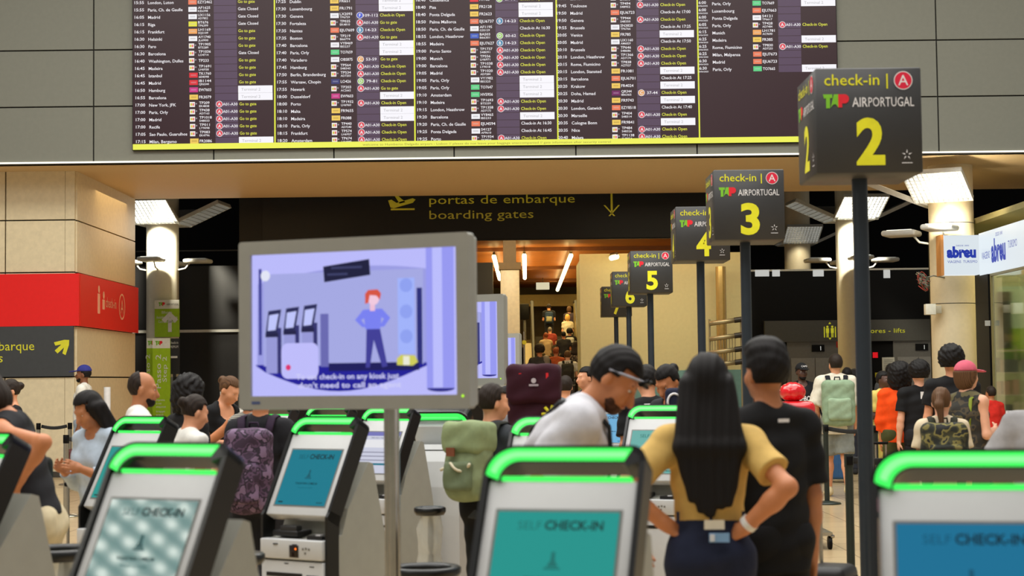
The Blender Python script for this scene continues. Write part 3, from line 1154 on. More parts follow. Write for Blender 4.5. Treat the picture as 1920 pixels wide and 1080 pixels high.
def tap_logo(b, x, z, h, y, M=None, wid=None):
    """green T and A running into a red P"""
    w_ = wid or h * 1.75
    u = w_ / 1.75
    b.poly([(x, z + h), (x + .62 * u, z + h), (x + .62 * u, z + .72 * h), (x + .46 * u, z + .72 * h), (x + .46 * u, z - .06 * h), (x + .2 * u, z - .06 * h), (x + .2 * u, z + .72 * h), (x + .08 * u, z + .66 * h)], y, TGRN, M)
    b.poly([(x + .5 * u, z), (x + .72 * u, z + h), (x + 1.0 * u, z + h), (x + 1.0 * u, z), (x + .84 * u, z + .24 * h), (x + .68 * u, z + .24 * h)], y - .0006, TGRN, M)
    pts = [(x + 1.0 * u, z), (x + 1.26 * u, z), (x + 1.26 * u, z + .3 * h)]
    pts += [(x + 1.42 * u + .3 * u * math.sin(R(a)), z + .65 * h - .35 * h * math.cos(R(a))) for a in range(0, 181, 20)]
    pts += [(x + 1.0 * u, z + h)]
    b.poly(pts, y, TRED, M)


def number_sign(px, D, side, ytop, num, label):
    top = at(px, ytop, D)
    g = thing('check_in_sign', label, 'sign', (top.x, D + side / 2, 0), group='numbered check-in sign posts')
    zt = top.z
    zb = zt - side
    b = MB()
    b.box((0, 0, (zt + zb) / 2), (side, side, side), SB, r=.008, seg=1)
    b.build('sign_box', g)
    e = side / .63
    for M in (Matrix.Identity(4), Matrix.Rotation(-math.pi / 2, 4, 'Z')):
        y = -side / 2 - .003
        zz = lambda v: zt - v * side
        xx = lambda v: (v - .5) * side
        b = MB()
        b.text('check-in |', xx(.085), zz(.165), .082 * side / .63 * .82, y, SYEL, M, width=.60 * side, bold=.006)
        b.text('AIR', xx(.345), zz(.37), .056 * e, y, SWHT, M, width=.145 * side, bold=.008)
        b.text('PORTUGAL', xx(.498), zz(.37), .056 * e, y, SWHT, M, width=.43 * side)
        b.build('lettering', g)
        b = MB()
        b.disc(xx(.83), zz(.125), .088 * side, y, SWHT, M, 32)
        b.disc(xx(.83), zz(.125), .080 * side, y - .0008, SRED, M, 32)
        b.text('A', xx(.83), zz(.172), .10 * side, y - .0016, SWHT, M, align='c')
        b.build('terminal_badge', g)
        b = MB()
        tap_logo(b, xx(.07), zz(.375), .125 * side, y, M, .25 * side)
        b.build('airline_logo', g)
        b = MB()
        b.text(num, xx(.51), zz(.905), .415 * side, y, SYEL, M, align='c', width=.27 * side, bold=.035, res=4)
        b.build('numeral', g)
        b = MB()
        ro, ri = [], []
        for i in range(5):
            a = R(72 * i)
            s = .032 * side
            b.poly([(xx(.85) + r_ * math.sin(a + t_), zz(.83) + r_ * math.cos(a + t_)) for r_, t_ in ((.024 * side, -.25), (.052 * side, 0), (.024 * side, .25), (.016 * side, 0))], y, SWHT, M)
        b.rect(xx(.80), zz(.91), xx(.90), zz(.903), y, SWHT, M)
        b.build('alliance_star', g)
    b = MB()
    b.cyl((0, 0, .03), (0, 0, zb), .046, SPOLE, seg=24)
    b.build('pole', g)
    b = MB()
    b.lathe([(0, .035), (.1, .035), (.24, .02), (.25, 0), (0, 0)], SPOLE, 28)
    b.build('base', g)
    return g


for px, D, yt, num, lab in ((1627, 9.75, 127, '2', 'largest dark check-in box sign with a yellow number 2 on a post'),
                            (1403.5, 14.7, 318, '3', 'dark check-in box sign with a yellow number 3 on a post'),
                            (1317, 19.2, 387, '4', 'dark check-in box sign with a yellow number 4 on a post'),
                            (1221, 24.6, 470, '5', 'dark check-in box sign with a yellow number 5 on a post'),
                            (1180, 30.0, 509, '6', 'dark check-in box sign with a yellow number 6, half behind number 5'),
                            (1156, 34.6, 537, '7', 'smallest dark check-in box sign with a yellow number 7, behind number 6')):
    number_sign(px, D, .61, yt, num, lab)

# ------------------------------------------------------------------ self check-in kiosks
KW = .45
KH = 1.395
KT = R(28)
WHITE = paint((198, 200, 200), .4, var=.02)
KGREY = paint((158, 158, 148), .45, var=.03)
KBLK = paint((13, 14, 14), .32)
LED = glow((62, 244, 92), 1.25)
LEDC = glow((130, 255, 140), 1.35)
SLOT = paint((14, 14, 14), .5)


def kiosk(px, D, yaw, label, screen='teal', pyc=None, back=False, scr_rgb=None, words=True):
    p = at(px, 830, D)
    g = thing('check_in_kiosk', label, 'kiosk', (p.x, D, 0), R(yaw), group='self check-in kiosks')
    # panel frame: X across, Z up the tilted panel, -Y out of it
    M = Matrix.Translation((0, -.14, .90)) @ Matrix.Rotation(-KT, 4, 'X')
    LEN = (KH - .90) / math.cos(KT)
    hw = KW / 2
    # side frame: black arch band that runs down both sides and bends to vertical posts
    rad = .085

    def arch(o):
        w_, r_ = hw - o, rad - o * .6
        q_ = max(.012, .042 - o * .6)
        pts = [(w_, -.02)]
        for i in range(9):
            a = R(90 * i / 8)
            pts.append((w_ - q_ + q_ * math.cos(a), LEN - o - q_ + q_ * math.sin(a)))
        for i in range(9):
            a = R(90 + 90 * i / 8)
            pts.append((-w_ + r_ + r_ * math.cos(a), LEN - o - r_ + r_ * math.sin(a)))
        pts.append((-w_, -.02))
        return pts
    b = MB()
    b.ring(arch(0), arch(.016), -.012, .085, KBLK, M)
    # the handle tube across the top
    up_o, up_i = arch(.0), arch(.052)
    b.ring(up_o[1:-1], up_i[1:-1], -.012, .07, KBLK, M)
    for s in (-1, 1):
        x = s * (hw - .008)
        pr = [(-.16, 0), (-.16, .90), (-.135, .93), (-.06, .90), (-.07, .78), (-.07, 0)]
        b.prism([(-q[0], q[1]) for q in pr], x - .008, x + .008, KBLK, Matrix.Rotation(R(-90), 4, 'Z') @ Matrix.Scale(1, 4) if False else Matrix(((0, 1, 0, 0), (-1, 0, 0, 0), (0, 0, 1, 0), (0, 0, 0, 1))))
    b.build('side_frame', g)
    b = MB()
    po, pi_ = arch(.009), arch(.047)
    a0 = 10          # left bend plus the straight run
    first = 8
    for (oo, d0) in ((0, -.0125), (1, .0705)):
        sel = slice(first, -1)
        if oo == 0 or back:
            b.ring(po[sel], pi_[sel], d0, d0 + .006, LED if True else LEDC, M)
    po2, pi2 = arch(.020), arch(.036)
    b.ring(po2[first + 1:-2], pi2[first + 1:-2], -.0135, -.012, LEDC, M)
    # thin lit line along the top edge of the panel
    b.box((0, .012, LEN - .094), (KW - .07, .03, .010), LED, M)
    b.build('light_strip', g)
    # display panel
    b = MB()
    pt = LEN - .100
    b.box((0, .035, pt / 2), (KW - .034, .07, pt), WHITE, M, r=.006)
    if back:
        b.box((0, .085, pt / 2 + .01), (KW - .036, .05, pt - .03), WHITE, M, r=.01)
    dp = b.build('display_panel', g)
    b = MB()
    sx0, sx1, sz0, sz1 = -hw + .057, hw - .057, .055, pt - .092
    b.rect(sx0 - .008, sz0 - .008, sx1 + .008, sz1 + .008, -.0015, paint((120, 120, 116), .4), M)
    rgb = scr_rgb or {'teal': (30, 150, 142), 'blue': (12, 112, 150), 'deep': (8, 122, 142), 'sky': (34, 142, 186), 'white': (206, 208, 226)}[screen]
    SC = mat('screen_%d_%d_%d' % rgb, (6, 8, 8), rough=.06, emit=rgb, es=.93, spec=.5)
    b.rect(sx0, sz0, sx1, sz1, -.003, SC, M)
    sw = sx1 - sx0
    dk = tuple(int(v * .34) for v in rgb)
    md = tuple(int(v * .72) for v in rgb)
    DK, MD = glow(dk), glow(md)
    cx = 0
    if screen == 'white':
        b.rect(sx0, sz1 - .03, sx1, sz1, -.004, glow((120, 120, 190), .9), M)
        b.rect(sx0 + .02, sz1 - .12, sx1 - .02, sz1 - .06, -.004, glow((232, 232, 236), .95), M)
        b.rect(sx0 + .02, sz0 + .06, sx1 - .02, sz0 + .075, -.004, glow((40, 120, 140), .9), M)
        b.text('Selecione o seu idioma', 0, sz1 - .05, .012, -.0045, glow((70, 70, 90), .9), M, align='c')
        for i in range(3):
            b.rect(sx0 + .03, sz1 - .16 - i * .03, sx1 - .03 - i * .02, sz1 - .152 - i * .03, -.004, glow((150, 150, 170), .9), M)
    else:
        k = .60 * sw
        wid_s, wid_c = text_geo('SELF')[2], text_geo('CHECK-IN', .02)[2]
        tot = wid_s + .25 + wid_c
        sc = (sw * .70) / tot
        b.text('SELF', -sw * .32, sz1 - .052, .024, -.004, MD, M, width=wid_s * sc)
        b.text('CHECK-IN', -sw * .32 + (wid_s + .25) * sc, sz1 - .052, .026, -.004, DK, M, width=wid_c * sc, bold=.03)
        zc = (sz0 + sz1) / 2 + .012
        b.poly([(-.016, zc - .012), (.016, zc - .012), (.006, zc + .006), (.005, zc + .03), (-.005, zc + .03), (-.006, zc + .006)], -.004, MD, M)
        b.rect(-.022, zc - .02, .022, zc - .014, -.004, MD, M)
        b.text('TOQUE PARA COMEÇAR', 0, zc - .052, .011, -.004, DK, M, align='c', width=sw * .44, bold=.02)
        b.text('Touch to start', 0, zc - .074, .008, -.004, MD, M, align='c', width=sw * .30)
        b.rect(sx0 + .02, sz0 + .012, sx0 + .05, sz0 + .02, -.004, DK, M)
        b.rect(sx1 - .06, sz0 + .012, sx1 - .02, sz0 + .02, -.004, MD, M)
    b.build('screen', dp)
    # cabinet body: printer recess, card counter, wedge back
    b = MB()
    prof = [(-.13, 0), (-.13, .70), (-.13, .77), (-.02, .80), (.03, .93), (.20, 1.16), (.235, 1.15), (.33, .78), (.36, .62), (.36, 0)] if not back else \
           [(-.13, 0), (-.13, .77), (-.02, .80), (.03, .93), (.15, 1.10), (.24, 1.12), (.31, 1.0), (.35, .82), (.36, .62), (.36, 0)]
    MY = Matrix(((0, 1, 0, 0), (1, 0, 0, 0), (0, 0, 1, 0), (0, 0, 0, 1)))
    ksg = WHITE if back else KGREY
    b.prism(prof, -hw + .02, hw - .02, ksg, MY)
    if back:
        for i in range(6):
            b.box((0, .262 + i * .003, 1.08 - i * .018), (.2, .012, .006), SLOT)
    b.build('body', g, fixn=True)
    b = MB()
    b.box((0, -.155, .73), (KW - .036, .06, .10), WHITE, r=.006)
    b.box((0, -.150, .335), (KW - .036, .05, .67), WHITE, r=.006)
    b.box((-.10, -.187, .755), (.03, .004, .006), SLOT)
    b.box((.03, -.187, .755), (.03, .004, .006), SLOT)
    fp = b.build('front_panel', g)
    b = MB()
    b.box((-.08, -.08, .805), (.17, .12, .03), SLOT, r=.008)
    b.box((-.06, -.11, .83), (.11, .05, .03), paint((40, 40, 40), .5), r=.006)
    b.box((.13, -.1, .79), (.1, .1, .02), SLOT)
    b.box((.145, -.13, .803), (.03, .02, .006), SWHT)
    b.build('printer_tray', g)
    b = MB()
    b.box((.025, -.187, .722), (.06, .006, .062), paint((30, 18, 14), .2), r=.002)
    b.disc(.04, .735, .006, -.1915, glow((255, 120, 40), 1.6))
    b.build('card_reader', fp)
    b = MB()
    for i, (dx, dz) in enumerate(((.085, .735), (.105, .738), (.125, .735), (.10, .715))):
        b.rect(dx - .006, dz - .006, dx + .006, dz + .006, -.187, paint((120, 118, 110), .5))
    b.rect(-.05, .655, -.02, .66, -.1765, SLOT)
    b.rect(.12, .645, .15, .65, -.1765, SLOT)
    b.build('pictogram', fp)
    b = MB()
    b.box((-.05, -.176, .60), (.24, .004, .02), SLOT)
    b.box((.14, -.176, .597), (.08, .004, .014), SLOT)
    b.build('paper_slot', fp)
    return g


kiosk(278, 5.2, -28, 'green lit check-in kiosk with glaring screen reflections, left of the monitor pole', 'teal', scr_rgb=(56, 112, 112))
kiosk(1040, 4.55, -17, 'green lit check-in kiosk with teal screen at the feet of the woman in yellow', 'teal')
kiosk(1814, 4.03, -12, 'green lit check-in kiosk with blue screen in the bottom right corner', 'blue')
kiosk(588, 8.9, -34, 'green lit check-in kiosk with blue-green screen and visible printer shelf left of the monitor pole', 'deep')
kiosk(238, 9.6, -38, 'green lit check-in kiosk in front of the bald bearded man', 'teal')
kiosk(-84, 6.6, -36, 'check-in kiosk cut off by the left edge of the photo', 'teal', scr_rgb=(120, 140, 140))
kiosk(712, 11.9, -34, 'check-in kiosk with a white screen page right behind the monitor pole', 'white')
kiosk(602, 13.6, -34, 'check-in kiosk peeking out above the kiosk with the printer shelf', 'white')
kiosk(496, 14.2, -34, 'check-in kiosk with white panel beside the purple backpack', 'white')
kiosk(838, 12.6, -196, 'kiosk seen from its white curved back beside the green backpack', 'white', back=True)
kiosk(1028, 8.3, -20, 'green lit check-in kiosk with blue screen hidden behind the man in the white tee', 'sky')
kiosk(1146, 17.0, -24, 'check-in kiosk with blue screen between the white tee man and the man in black beyond', 'sky', scr_rgb=(40, 150, 200))
kiosk(1228, 11.5, -24, 'green lit check-in kiosk behind the left shoulder of the woman in yellow', 'teal')

# ------------------------------------------------------------------ monitors on poles
BEZ = paint((150, 150, 142), .45, var=.03)
CHROME = paint((176, 172, 160), .22, metal=.9)


def monitor(px, py, D, yaw, label, w_=1.02, h_=.69, pole_y=.06):
    p = at(px, py, D)
    g = thing('information_monitor', label, 'monitor', (p.x, D, 0), R(yaw), group='information monitors on steel poles')
    zc = p.z
    b = MB()
    M = Matrix.Translation((0, 0, zc))
    bw = .055
    b.box((0, .045, 0), (w_ - .02, .09, h_ - .02), BEZ, M, r=.012)
    oo, ii = rrect(-w_ / 2, -h_ / 2, w_ / 2, h_ / 2, .014), rrect(-w_ / 2 + bw, -h_ / 2 + bw, w_ / 2 - bw, h_ / 2 - bw, .004)
    b.ring(oo + oo[:1], ii + ii[:1], -.025, .03, BEZ, M)
    bz = b.build('bezel', g)
    b = MB()
    b.rect(-w_ / 2 + .06, -h_ / 2 + .022, -w_ / 2 + .10, -h_ / 2 + .034, -.0262, paint((70, 84, 130), .4), M)
    b.disc(w_ / 2 - .03, -h_ / 2 + .05, .006, -.0262, glow((160, 220, 40), 1.5), M, 10)
    b.build('maker_badge', bz)
    # the screen picture: a drawn check-in hall with a red haired figure
    sw, sh = w_ - 2 * bw, h_ - 2 * bw
    b = MB()

    def q(u, v):
        return (-sw / 2 + u * sw, -sh / 2 + (1 - v) * sh)

    def rc(u0, v0, u1, v1, y, c):
        x0, z1 = q(u0, v0)
        x1, z0 = q(u1, v1)
        b.rect(x0, z0, x1, z1, y, glow(c, 1.0), M)

    def pl(pts, y, c):
        b.poly([q(*p_) for p_ in pts], y, glow(c, 1.0), M)
    rc(0, 0, 1, 1, -.006, (186, 186, 250))
    arc = [(.04, .12)] + [(.04 + .92 * i / 12, .13 - .07 * math.sin(math.pi * i / 12) + (.08 * i / 12)) for i in range(13)]
    pl([(.025, .80), (.975, .80)] + [(.86, .205)] + [(.86 - (.86 - .03) * i / 12, .205 - .10 * math.sin(math.pi * (.22 + .78 * i / 12)) - .0 * i) for i in range(13)], -.007, (154, 156, 226))
    low = [(.015 + .84 * i / 16, .80 + .17 * math.sin(math.pi * i / 16)) for i in range(17)]
    pl([(.015, .78)] + low[1:] + [(.855, .78)], -.0075, (28, 26, 150))
    rc(.06, .14, .84, .79, -.008, (164, 168, 226))
    rc(.035, .10, .05, .71, -.0085, (64, 66, 150))
    rc(.81, .27, .835, .79, -.0085, (40, 44, 120))
    rc(.72, .20, .80, .72, -.0085, (160, 178, 250))
    for v in (.25, .43, .60):
        b.disc(*q(.76, v), .028, -.009, glow((142, 160, 240), 1.0), M, 14)
    # column
    rc(.855, 0, .985, .955, -.0095, (150, 152, 240))
    rc(.885, 0, .93, .95, -.0098, (186, 188, 252))
    b.disc(*q(.92, .955), .065 * sw, -.0092, glow((40, 38, 130), 1.0), M, 24, rz=.014)
    # sign
    pl([(.36, .10), (.585, .06), (.59, .17), (.365, .21)], -.0095, (24, 26, 60))
    rc(.40, .105, .55, .12, -.010, (58, 62, 104))
    rc(.38, .15, .48, .165, -.010, (58, 62, 104))
    b.disc(*q(.07, .15), .022, -.0095, glow((225, 228, 244), 1.0), M)
    # kiosks
    for k in range(3):
        u = .075 + .09 * k
        v = .40 - .015 * k
        pl([(u + .01, v), (u + .075, v - .01), (u + .055, v + .155), (u - .005, v + .165)], -.0100 - .0002 * k, (38, 40, 86))
        pl([(u + .014, v + .03), (u + .062, v + .02), (u + .046, v + .135), (u + .006, v + .14)], -.0104 - .0002 * k, (190, 196, 250))
        rc(u - .002, v + .165, u + .055, v + .44, -.0101 - .0002 * k, (150, 152, 214))
        rc(u + .055, v + .12, u + .075, v + .44, -.0102 - .0002 * k, (50, 50, 110))
        rc(u - .005, v + .155, u + .06, v + .185, -.0106, (30, 30, 70))
    rc(.345, .43, .385, .80, -.0099, (104, 104, 176))
    rc(.385, .775, .82, .83, -.0099, (22, 22, 90))
    b.poly([(q(0, 0)[0] + 0, 0)] * 0 or [(px_, pz_) for px_, pz_ in rrect(q(.15, .88)[0], q(.15, .88)[1], q(.335, .63)[0], q(.335, .63)[1], .03)], -.0112, glow((190, 188, 250), 1.0), M)
    b.disc(*q(.185, .80), .012, -.0116, glow((220, 50, 110), 1.0), M, 12)
    # figure
    fu = .60
    pl([(fu - .03, .54), (fu + .035, .54), (fu + .07, .80), (fu + .045, .81), (fu + .005, .62), (fu - .015, .81), (fu - .035, .81)], -.0102, (62, 60, 150))
    pl([(fu - .035, .545), (fu - .04, .47), (fu - .055, .48), (fu - .03, .53), (fu - .05, .53), (fu - .085, .48), (fu - .045, .41), (fu + .045, .405), (fu + .085, .47), (fu + .055, .53), (fu + .03, .53), (fu + .055, .475), (fu + .042, .465), (fu + .037, .545)], -.0106, (120, 128, 240))
    rc(fu - .012, .36, fu + .012, .42, -.0108, (236, 190, 214))
    b.disc(*q(fu + .005, .335), .026, -.0110, glow((240, 200, 222), 1.0), M, 16)
    pl([(fu - .035, .37), (fu - .035, .30), (fu - .02, .275), (fu + .025, .272), (fu + .042, .30), (fu + .036, .345), (fu + .02, .315), (fu - .012, .31), (fu - .02, .365)], -.0114, (214, 84, 66))
    # small yellow bag
    b.poly([q(.715, .75), q(.735, .725), q(.80, .73), q(.815, .775), q(.79, .80), q(.715, .795)], -.0104, glow((206, 204, 90), 1.0), M)
    rc(.745, .735, .775, .795, -.0108, (232, 232, 214))
    # captions
    b.text('To use check-in on any kiosk just', *q(.225, .885), .022, -.012, glow((206, 206, 246), 1.0), M, width=.50 * sw, bold=.02)
    b.text("don't need to call an agent", *q(.235, .945), .022, -.012, glow((206, 206, 246), 1.0), M, width=.50 * sw, bold=.02)
    # shift to sit in the bezel's front
    b.v = [(x, y - .004, z) for x, y, z in b.v]
    b.build('screen', g)
    b = MB()
    b.cyl((0, pole_y, .02), (0, pole_y, zc - (h_ / 2 - .02 if pole_y < .1 else .0)), .033, CHROME, seg=24)
    if pole_y < .1:
        b.box((0, .06, zc - h_ / 2 - .0), (.12, .07, .06), BEZ, r=.01)
    else:
        b.box((0, (pole_y + .05) / 2, zc), (.14, pole_y, .16), BEZ, r=.01)
    b.build('pole', g)
    b = MB()
    b.lathe([(0, .03), (.12, .03), (.26, .018), (.27, 0), (0, 0)], CHROME, 28, Matrix.Translation((0, pole_y, 0)))
    b.build('base', g)
    return g


monitor(663, 606, 6.86, -22, 'large grey framed monitor showing a cartoon check-in hall, nearest the camera', w_=1.035, pole_y=.34)
monitor(832, 639, 13.1, -22, 'second grey framed monitor, mostly hidden behind the large one')
monitor(906, 677, 21.8, -22, 'smallest lilac screen monitor, just visible behind the second monitor')

# ------------------------------------------------------------------ stanchions, bins, luggage, step posters
DG = paint((36, 44, 38), .4, metal=.2)
BELT = paint((24, 25, 26), .7)


def stanchion(px, D, label, m, h=.98, group='belt posts'):
    p = at(px, 850, D)
    g = thing('belt_post', label, 'barrier post', (p.x, D, 0), group=group)
    b = MB()
    b.cyl((0, 0, .03), (0, 0, h - .1), .032, m, seg=20)
    b.build('post', g)
    b = MB()
    b.cyl((0, 0, h - .1), (0, 0, h), .036, BLACK if m is CHROME else m, seg=20)
    b.box((0, -.034, h - .05), (.05, .02, .07), BLACK, r=.004)
    b.build('belt_head', g)
    b = MB()
    b.lathe([(0, .045), (.05, .042), (.165, .02), (.175, 0), (0, 0)], m, 28)
    b.build('base', g)
    return p


def belt(p, q_, label, h=.93):
    b = MB()
    a, c = Vector((p.x, p.y, h)), Vector((q_.x, q_.y, h))
    d = (c - a).normalized()
    a, c = a + d * .045, c - d * .045
    n = 8
    pts = [a.lerp(c, i / n) - Vector((0, 0, .03 * math.sin(math.pi * i / n))) for i in range(n + 1)]
    b.tube(pts, (.026, .003), BELT, seg=8, flat=(0, 0, 1))
    tag(b.build('barrier_belt'), label, 'barrier belt', 'barrier belts')


pa = stanchion(124, 20.6, 'steel belt post nearest the camera at the left, beside the woman with long dark hair', CHROME, group='steel belt posts by the left wall')
pb = stanchion(72, 27.2, 'steel belt post furthest left by the cream wall', CHROME, group='steel belt posts by the left wall')
pc = stanchion(131, 27.2, 'steel belt post in front of the man in the blue cap', CHROME, group='steel belt posts by the left wall')
belt(pb, pc, 'black belt stretched between the two steel posts by the cream wall')
pd = Vector((XX(205, 21.5, 850), 21.5, 0))
belt(pa, pd, 'black belt running right from the nearest steel post towards the woman with long dark hair')
pd2 = stanchion(207, 21.5, 'steel belt post hidden behind the woman with long dark hair', CHROME, group='steel belt posts by the left wall')
p1 = stanchion(1549, 21.2, 'dark green belt post in front of the backpacker in grey shorts', DG, group='dark green belt posts on the right')
p2 = stanchion(1642, 20.6, 'dark green belt post right of the number 2 sign post', DG, group='dark green belt posts on the right')
p3 = stanchion(1591, 13.2, 'nearest dark green belt post, just left of the number 2 sign post', DG, group='dark green belt posts on the right')
p4 = stanchion(1756, 14.0, 'dark green belt post seen under the glowing handle of the bottom right kiosk', DG, group='dark green belt posts on the right')
belt(p1, p2, 'dark belt behind the number 2 sign post, across the grey shorts')
belt(p3, p4, 'dark belt under the glowing handle of the bottom right kiosk')


def bin_(px, py, D, r, label, h=.9):
    p = at(px, py, D)
    z = p.z
    g = thing('waste_bin', label, 'waste bin', (p.x, D, 0), group='ring bins with clear bags')
    b = MB()
    b.lathe([(r - .03, z - .045), (r, z - .05), (r + .012, z - .03), (r + .012, z - .008), (r, z), (r - .03, z - .004), (r - .035, z - .02), (r - .03, z - .045)], KBLK, 36)
    b.build('rim', g)
    b = MB()
    prof = [(r - .02, z - .05)]
    for i in range(9):
        prof.append((r - .012 + .012 * math.sin(i * 2.1) + (.02 if i == 3 else 0), z - .05 - (z - .12) * (i + 1) / 9))
    b.lathe(prof, mat('clear_bag', (225, 225, 215), .18, alpha=.42, var=.1, bump=.8, scale=8), 28)
    b.v = [(x + .012 * math.sin(z_ * 40 + x * 60), y + .012 * math.cos(z_ * 33 + y * 50), z_) for x, y, z_ in b.v]
    b.build('clear_bag', g)
    b = MB()
    b.cyl((0, r - .01, 0), (0, r - .01, z - .02), .018, KBLK, seg=10)
    b.lathe([(0, .03), (r * .8, .03), (r * .85, 0), (0, 0)], KBLK, 28)
    b.build('stand', g)
    return g


bin_(108, 1026, 7.35, .17, 'black rimmed bin with a clear bag between the two left kiosks')
bin_(797, 1061, 7.95, .155, 'black rimmed bin with a clear bag right of the large monitor pole')
bin_(806, 950, 10.4, .085, 'small black rimmed bin with a crumpled clear bag hanging behind the second monitor pole')
bin_(448, 1036, 7.4, .10, 'black rimmed bin half hidden behind the glaring kiosk, left of the printer shelf kiosk')


def suitcase(px, D, w_, h_, d_, yaw, rgb, label, handle=.0, name='suitcase', z0=.05):
    p = at(px, 900, D)
    g = thing(name, label, 'suitcase', (p.x, D, 0), R(yaw))
    m = paint(rgb, .45)
    b = MB()
    b.box((0, 0, z0 + h_ / 2), (w_, d_, h_), m, r=min(.045, d_ * .3), seg=3)
    for i in range(5):
        b.box((-w_ / 2 + w_ * (i + 1) / 6, 0, z0 + h_ / 2), (.012, d_ + .008, h_ - .12), m)
    b.build('shell', g)
    for sx in (-1, 1):
        for sy_ in (-1, 1):
            b = MB()
            x_, y_ = sx * (w_ / 2 - .04), sy_ * (d_ / 2 - .04)
            b.cyl((x_ - .012, y_, .028), (x_ + .012, y_, .028), .028, BLACK, seg=14)
            b.box((x_, y_, .052), (.03, .03, .03), BLACK)
            b.build('wheel', g)
    if handle:
        b = MB()
        for s in (-1, 1):
            b.cyl((s * w_ * .24, d_ * .3, z0 + h_ - .02), (s * w_ * .24, d_ * .3, z0 + h_ + handle), .011, CHROME, seg=10)
        b.box((0, d_ * .3, z0 + h_ + handle), (w_ * .48 + .05, .035, .03), BLACK, r=.01)
        b.build('pull_handle', g)
    return g


suitcase(78, 8.5, .17, .52, .36, 4, (58, 20, 30), 'maroon suitcase standing behind the kiosk at the left edge', .0)
suitcase(136, 11.3, .24, .42, .36, 0, (20, 20, 22), 'black suitcase with raised steel handle in front of the woman with long dark hair', .45)
suitcase(150, 26.2, .4, .55, .25, 0, (84, 30, 28), 'dark red suitcase at the feet of the man in the blue cap', .0)
suitcase(1553, 9.4, .30, .50, .24, 62, (22, 22, 24), 'black suitcase with steel pull handle left of the number 2 sign post', .56)
suitcase(1655, 19.2, .24, .42, .2, 0, (206, 150, 176), 'small pink suitcase behind the number 2 sign post', .35)
suitcase(1718, 17.4, .45, .55, .28, 10, (196, 110, 120), 'rosy suitcase seen through the glowing handle of the bottom right kiosk')
suitcase(1560, 25.5, .5, .62, .3, 0, (40, 84, 130), 'blue suitcase standing beyond the dark green belt post')
suitcase(1815, 15.2, .45, .5, .28, 0, (190, 104, 112), 'pinkish red suitcase under the glowing handle, right of the green post')

# red plastic wrapped bundle on a trolley
g0 = at(1491, 750, 16.0)
g = thing('luggage_trolley', 'steel luggage trolley carrying the red wrapped bundles behind the man in black', 'trolley', (g0.x, 16.0, 0))
b = MB()
for s in (-1, 1):
    b.tube([(s * .26, -.35, .12), (s * .26, .35, .12), (s * .26, .42, .95)], .018, CHROME)
b.box((0, 0, .14), (.52, .7, .03), CHROME)
b.tube([(-.26, .42, .95), (.26, .42, .95)], .022, BLACK)
b.build('frame', g)
for s in (-1, 1):
    for yy in (-.3, .3):
        b = MB()
        b.cyl((s * .24 - .015, yy, .06), (s * .24 + .015, yy, .06), .06, BLACK, seg=16)
        b.build('wheel', g)
RP = mat('red_plastic', (224, 24, 34), .18, coat=.6, var=.15, bump=.9, scale=16)
b = MB()
zt = ZZ(752, 16, 1491)
b.box((g0.x, 16, (.16 + zt) / 2), (.34, .30, zt - .16), RP, r=.06, seg=4)
b.box((g0.x + .03, 15.86, zt - .2), (.1, .04, .14), SWHT)
tag(b.build('wrapped_parcel'), 'tall red plastic wrapped parcel standing on the trolley', 'parcel', 'red wrapped parcels')
b = MB()
bm = bmesh.new()
bmesh.ops.create_uvsphere(bm, u_segments=20, v_segments=12, radius=1)
bm.verts.index_update()
sp = at(1486, 733, 16.0)
b.add([(v.co.x * .125 + sp.x, v.co.y * .12 + 16, v.co.z * .09 + zt + .085 + .006 * math.sin(v.co.x * 17 + v.co.y * 11)) for v in bm.verts], [[v.index for v in f.verts] for f in bm.faces], RP, None, True)
bm.free()
tag(b.build('wrapped_bundle'), 'round red plastic wrapped bundle on top of the red parcel', 'bundle', 'red wrapped parcels')

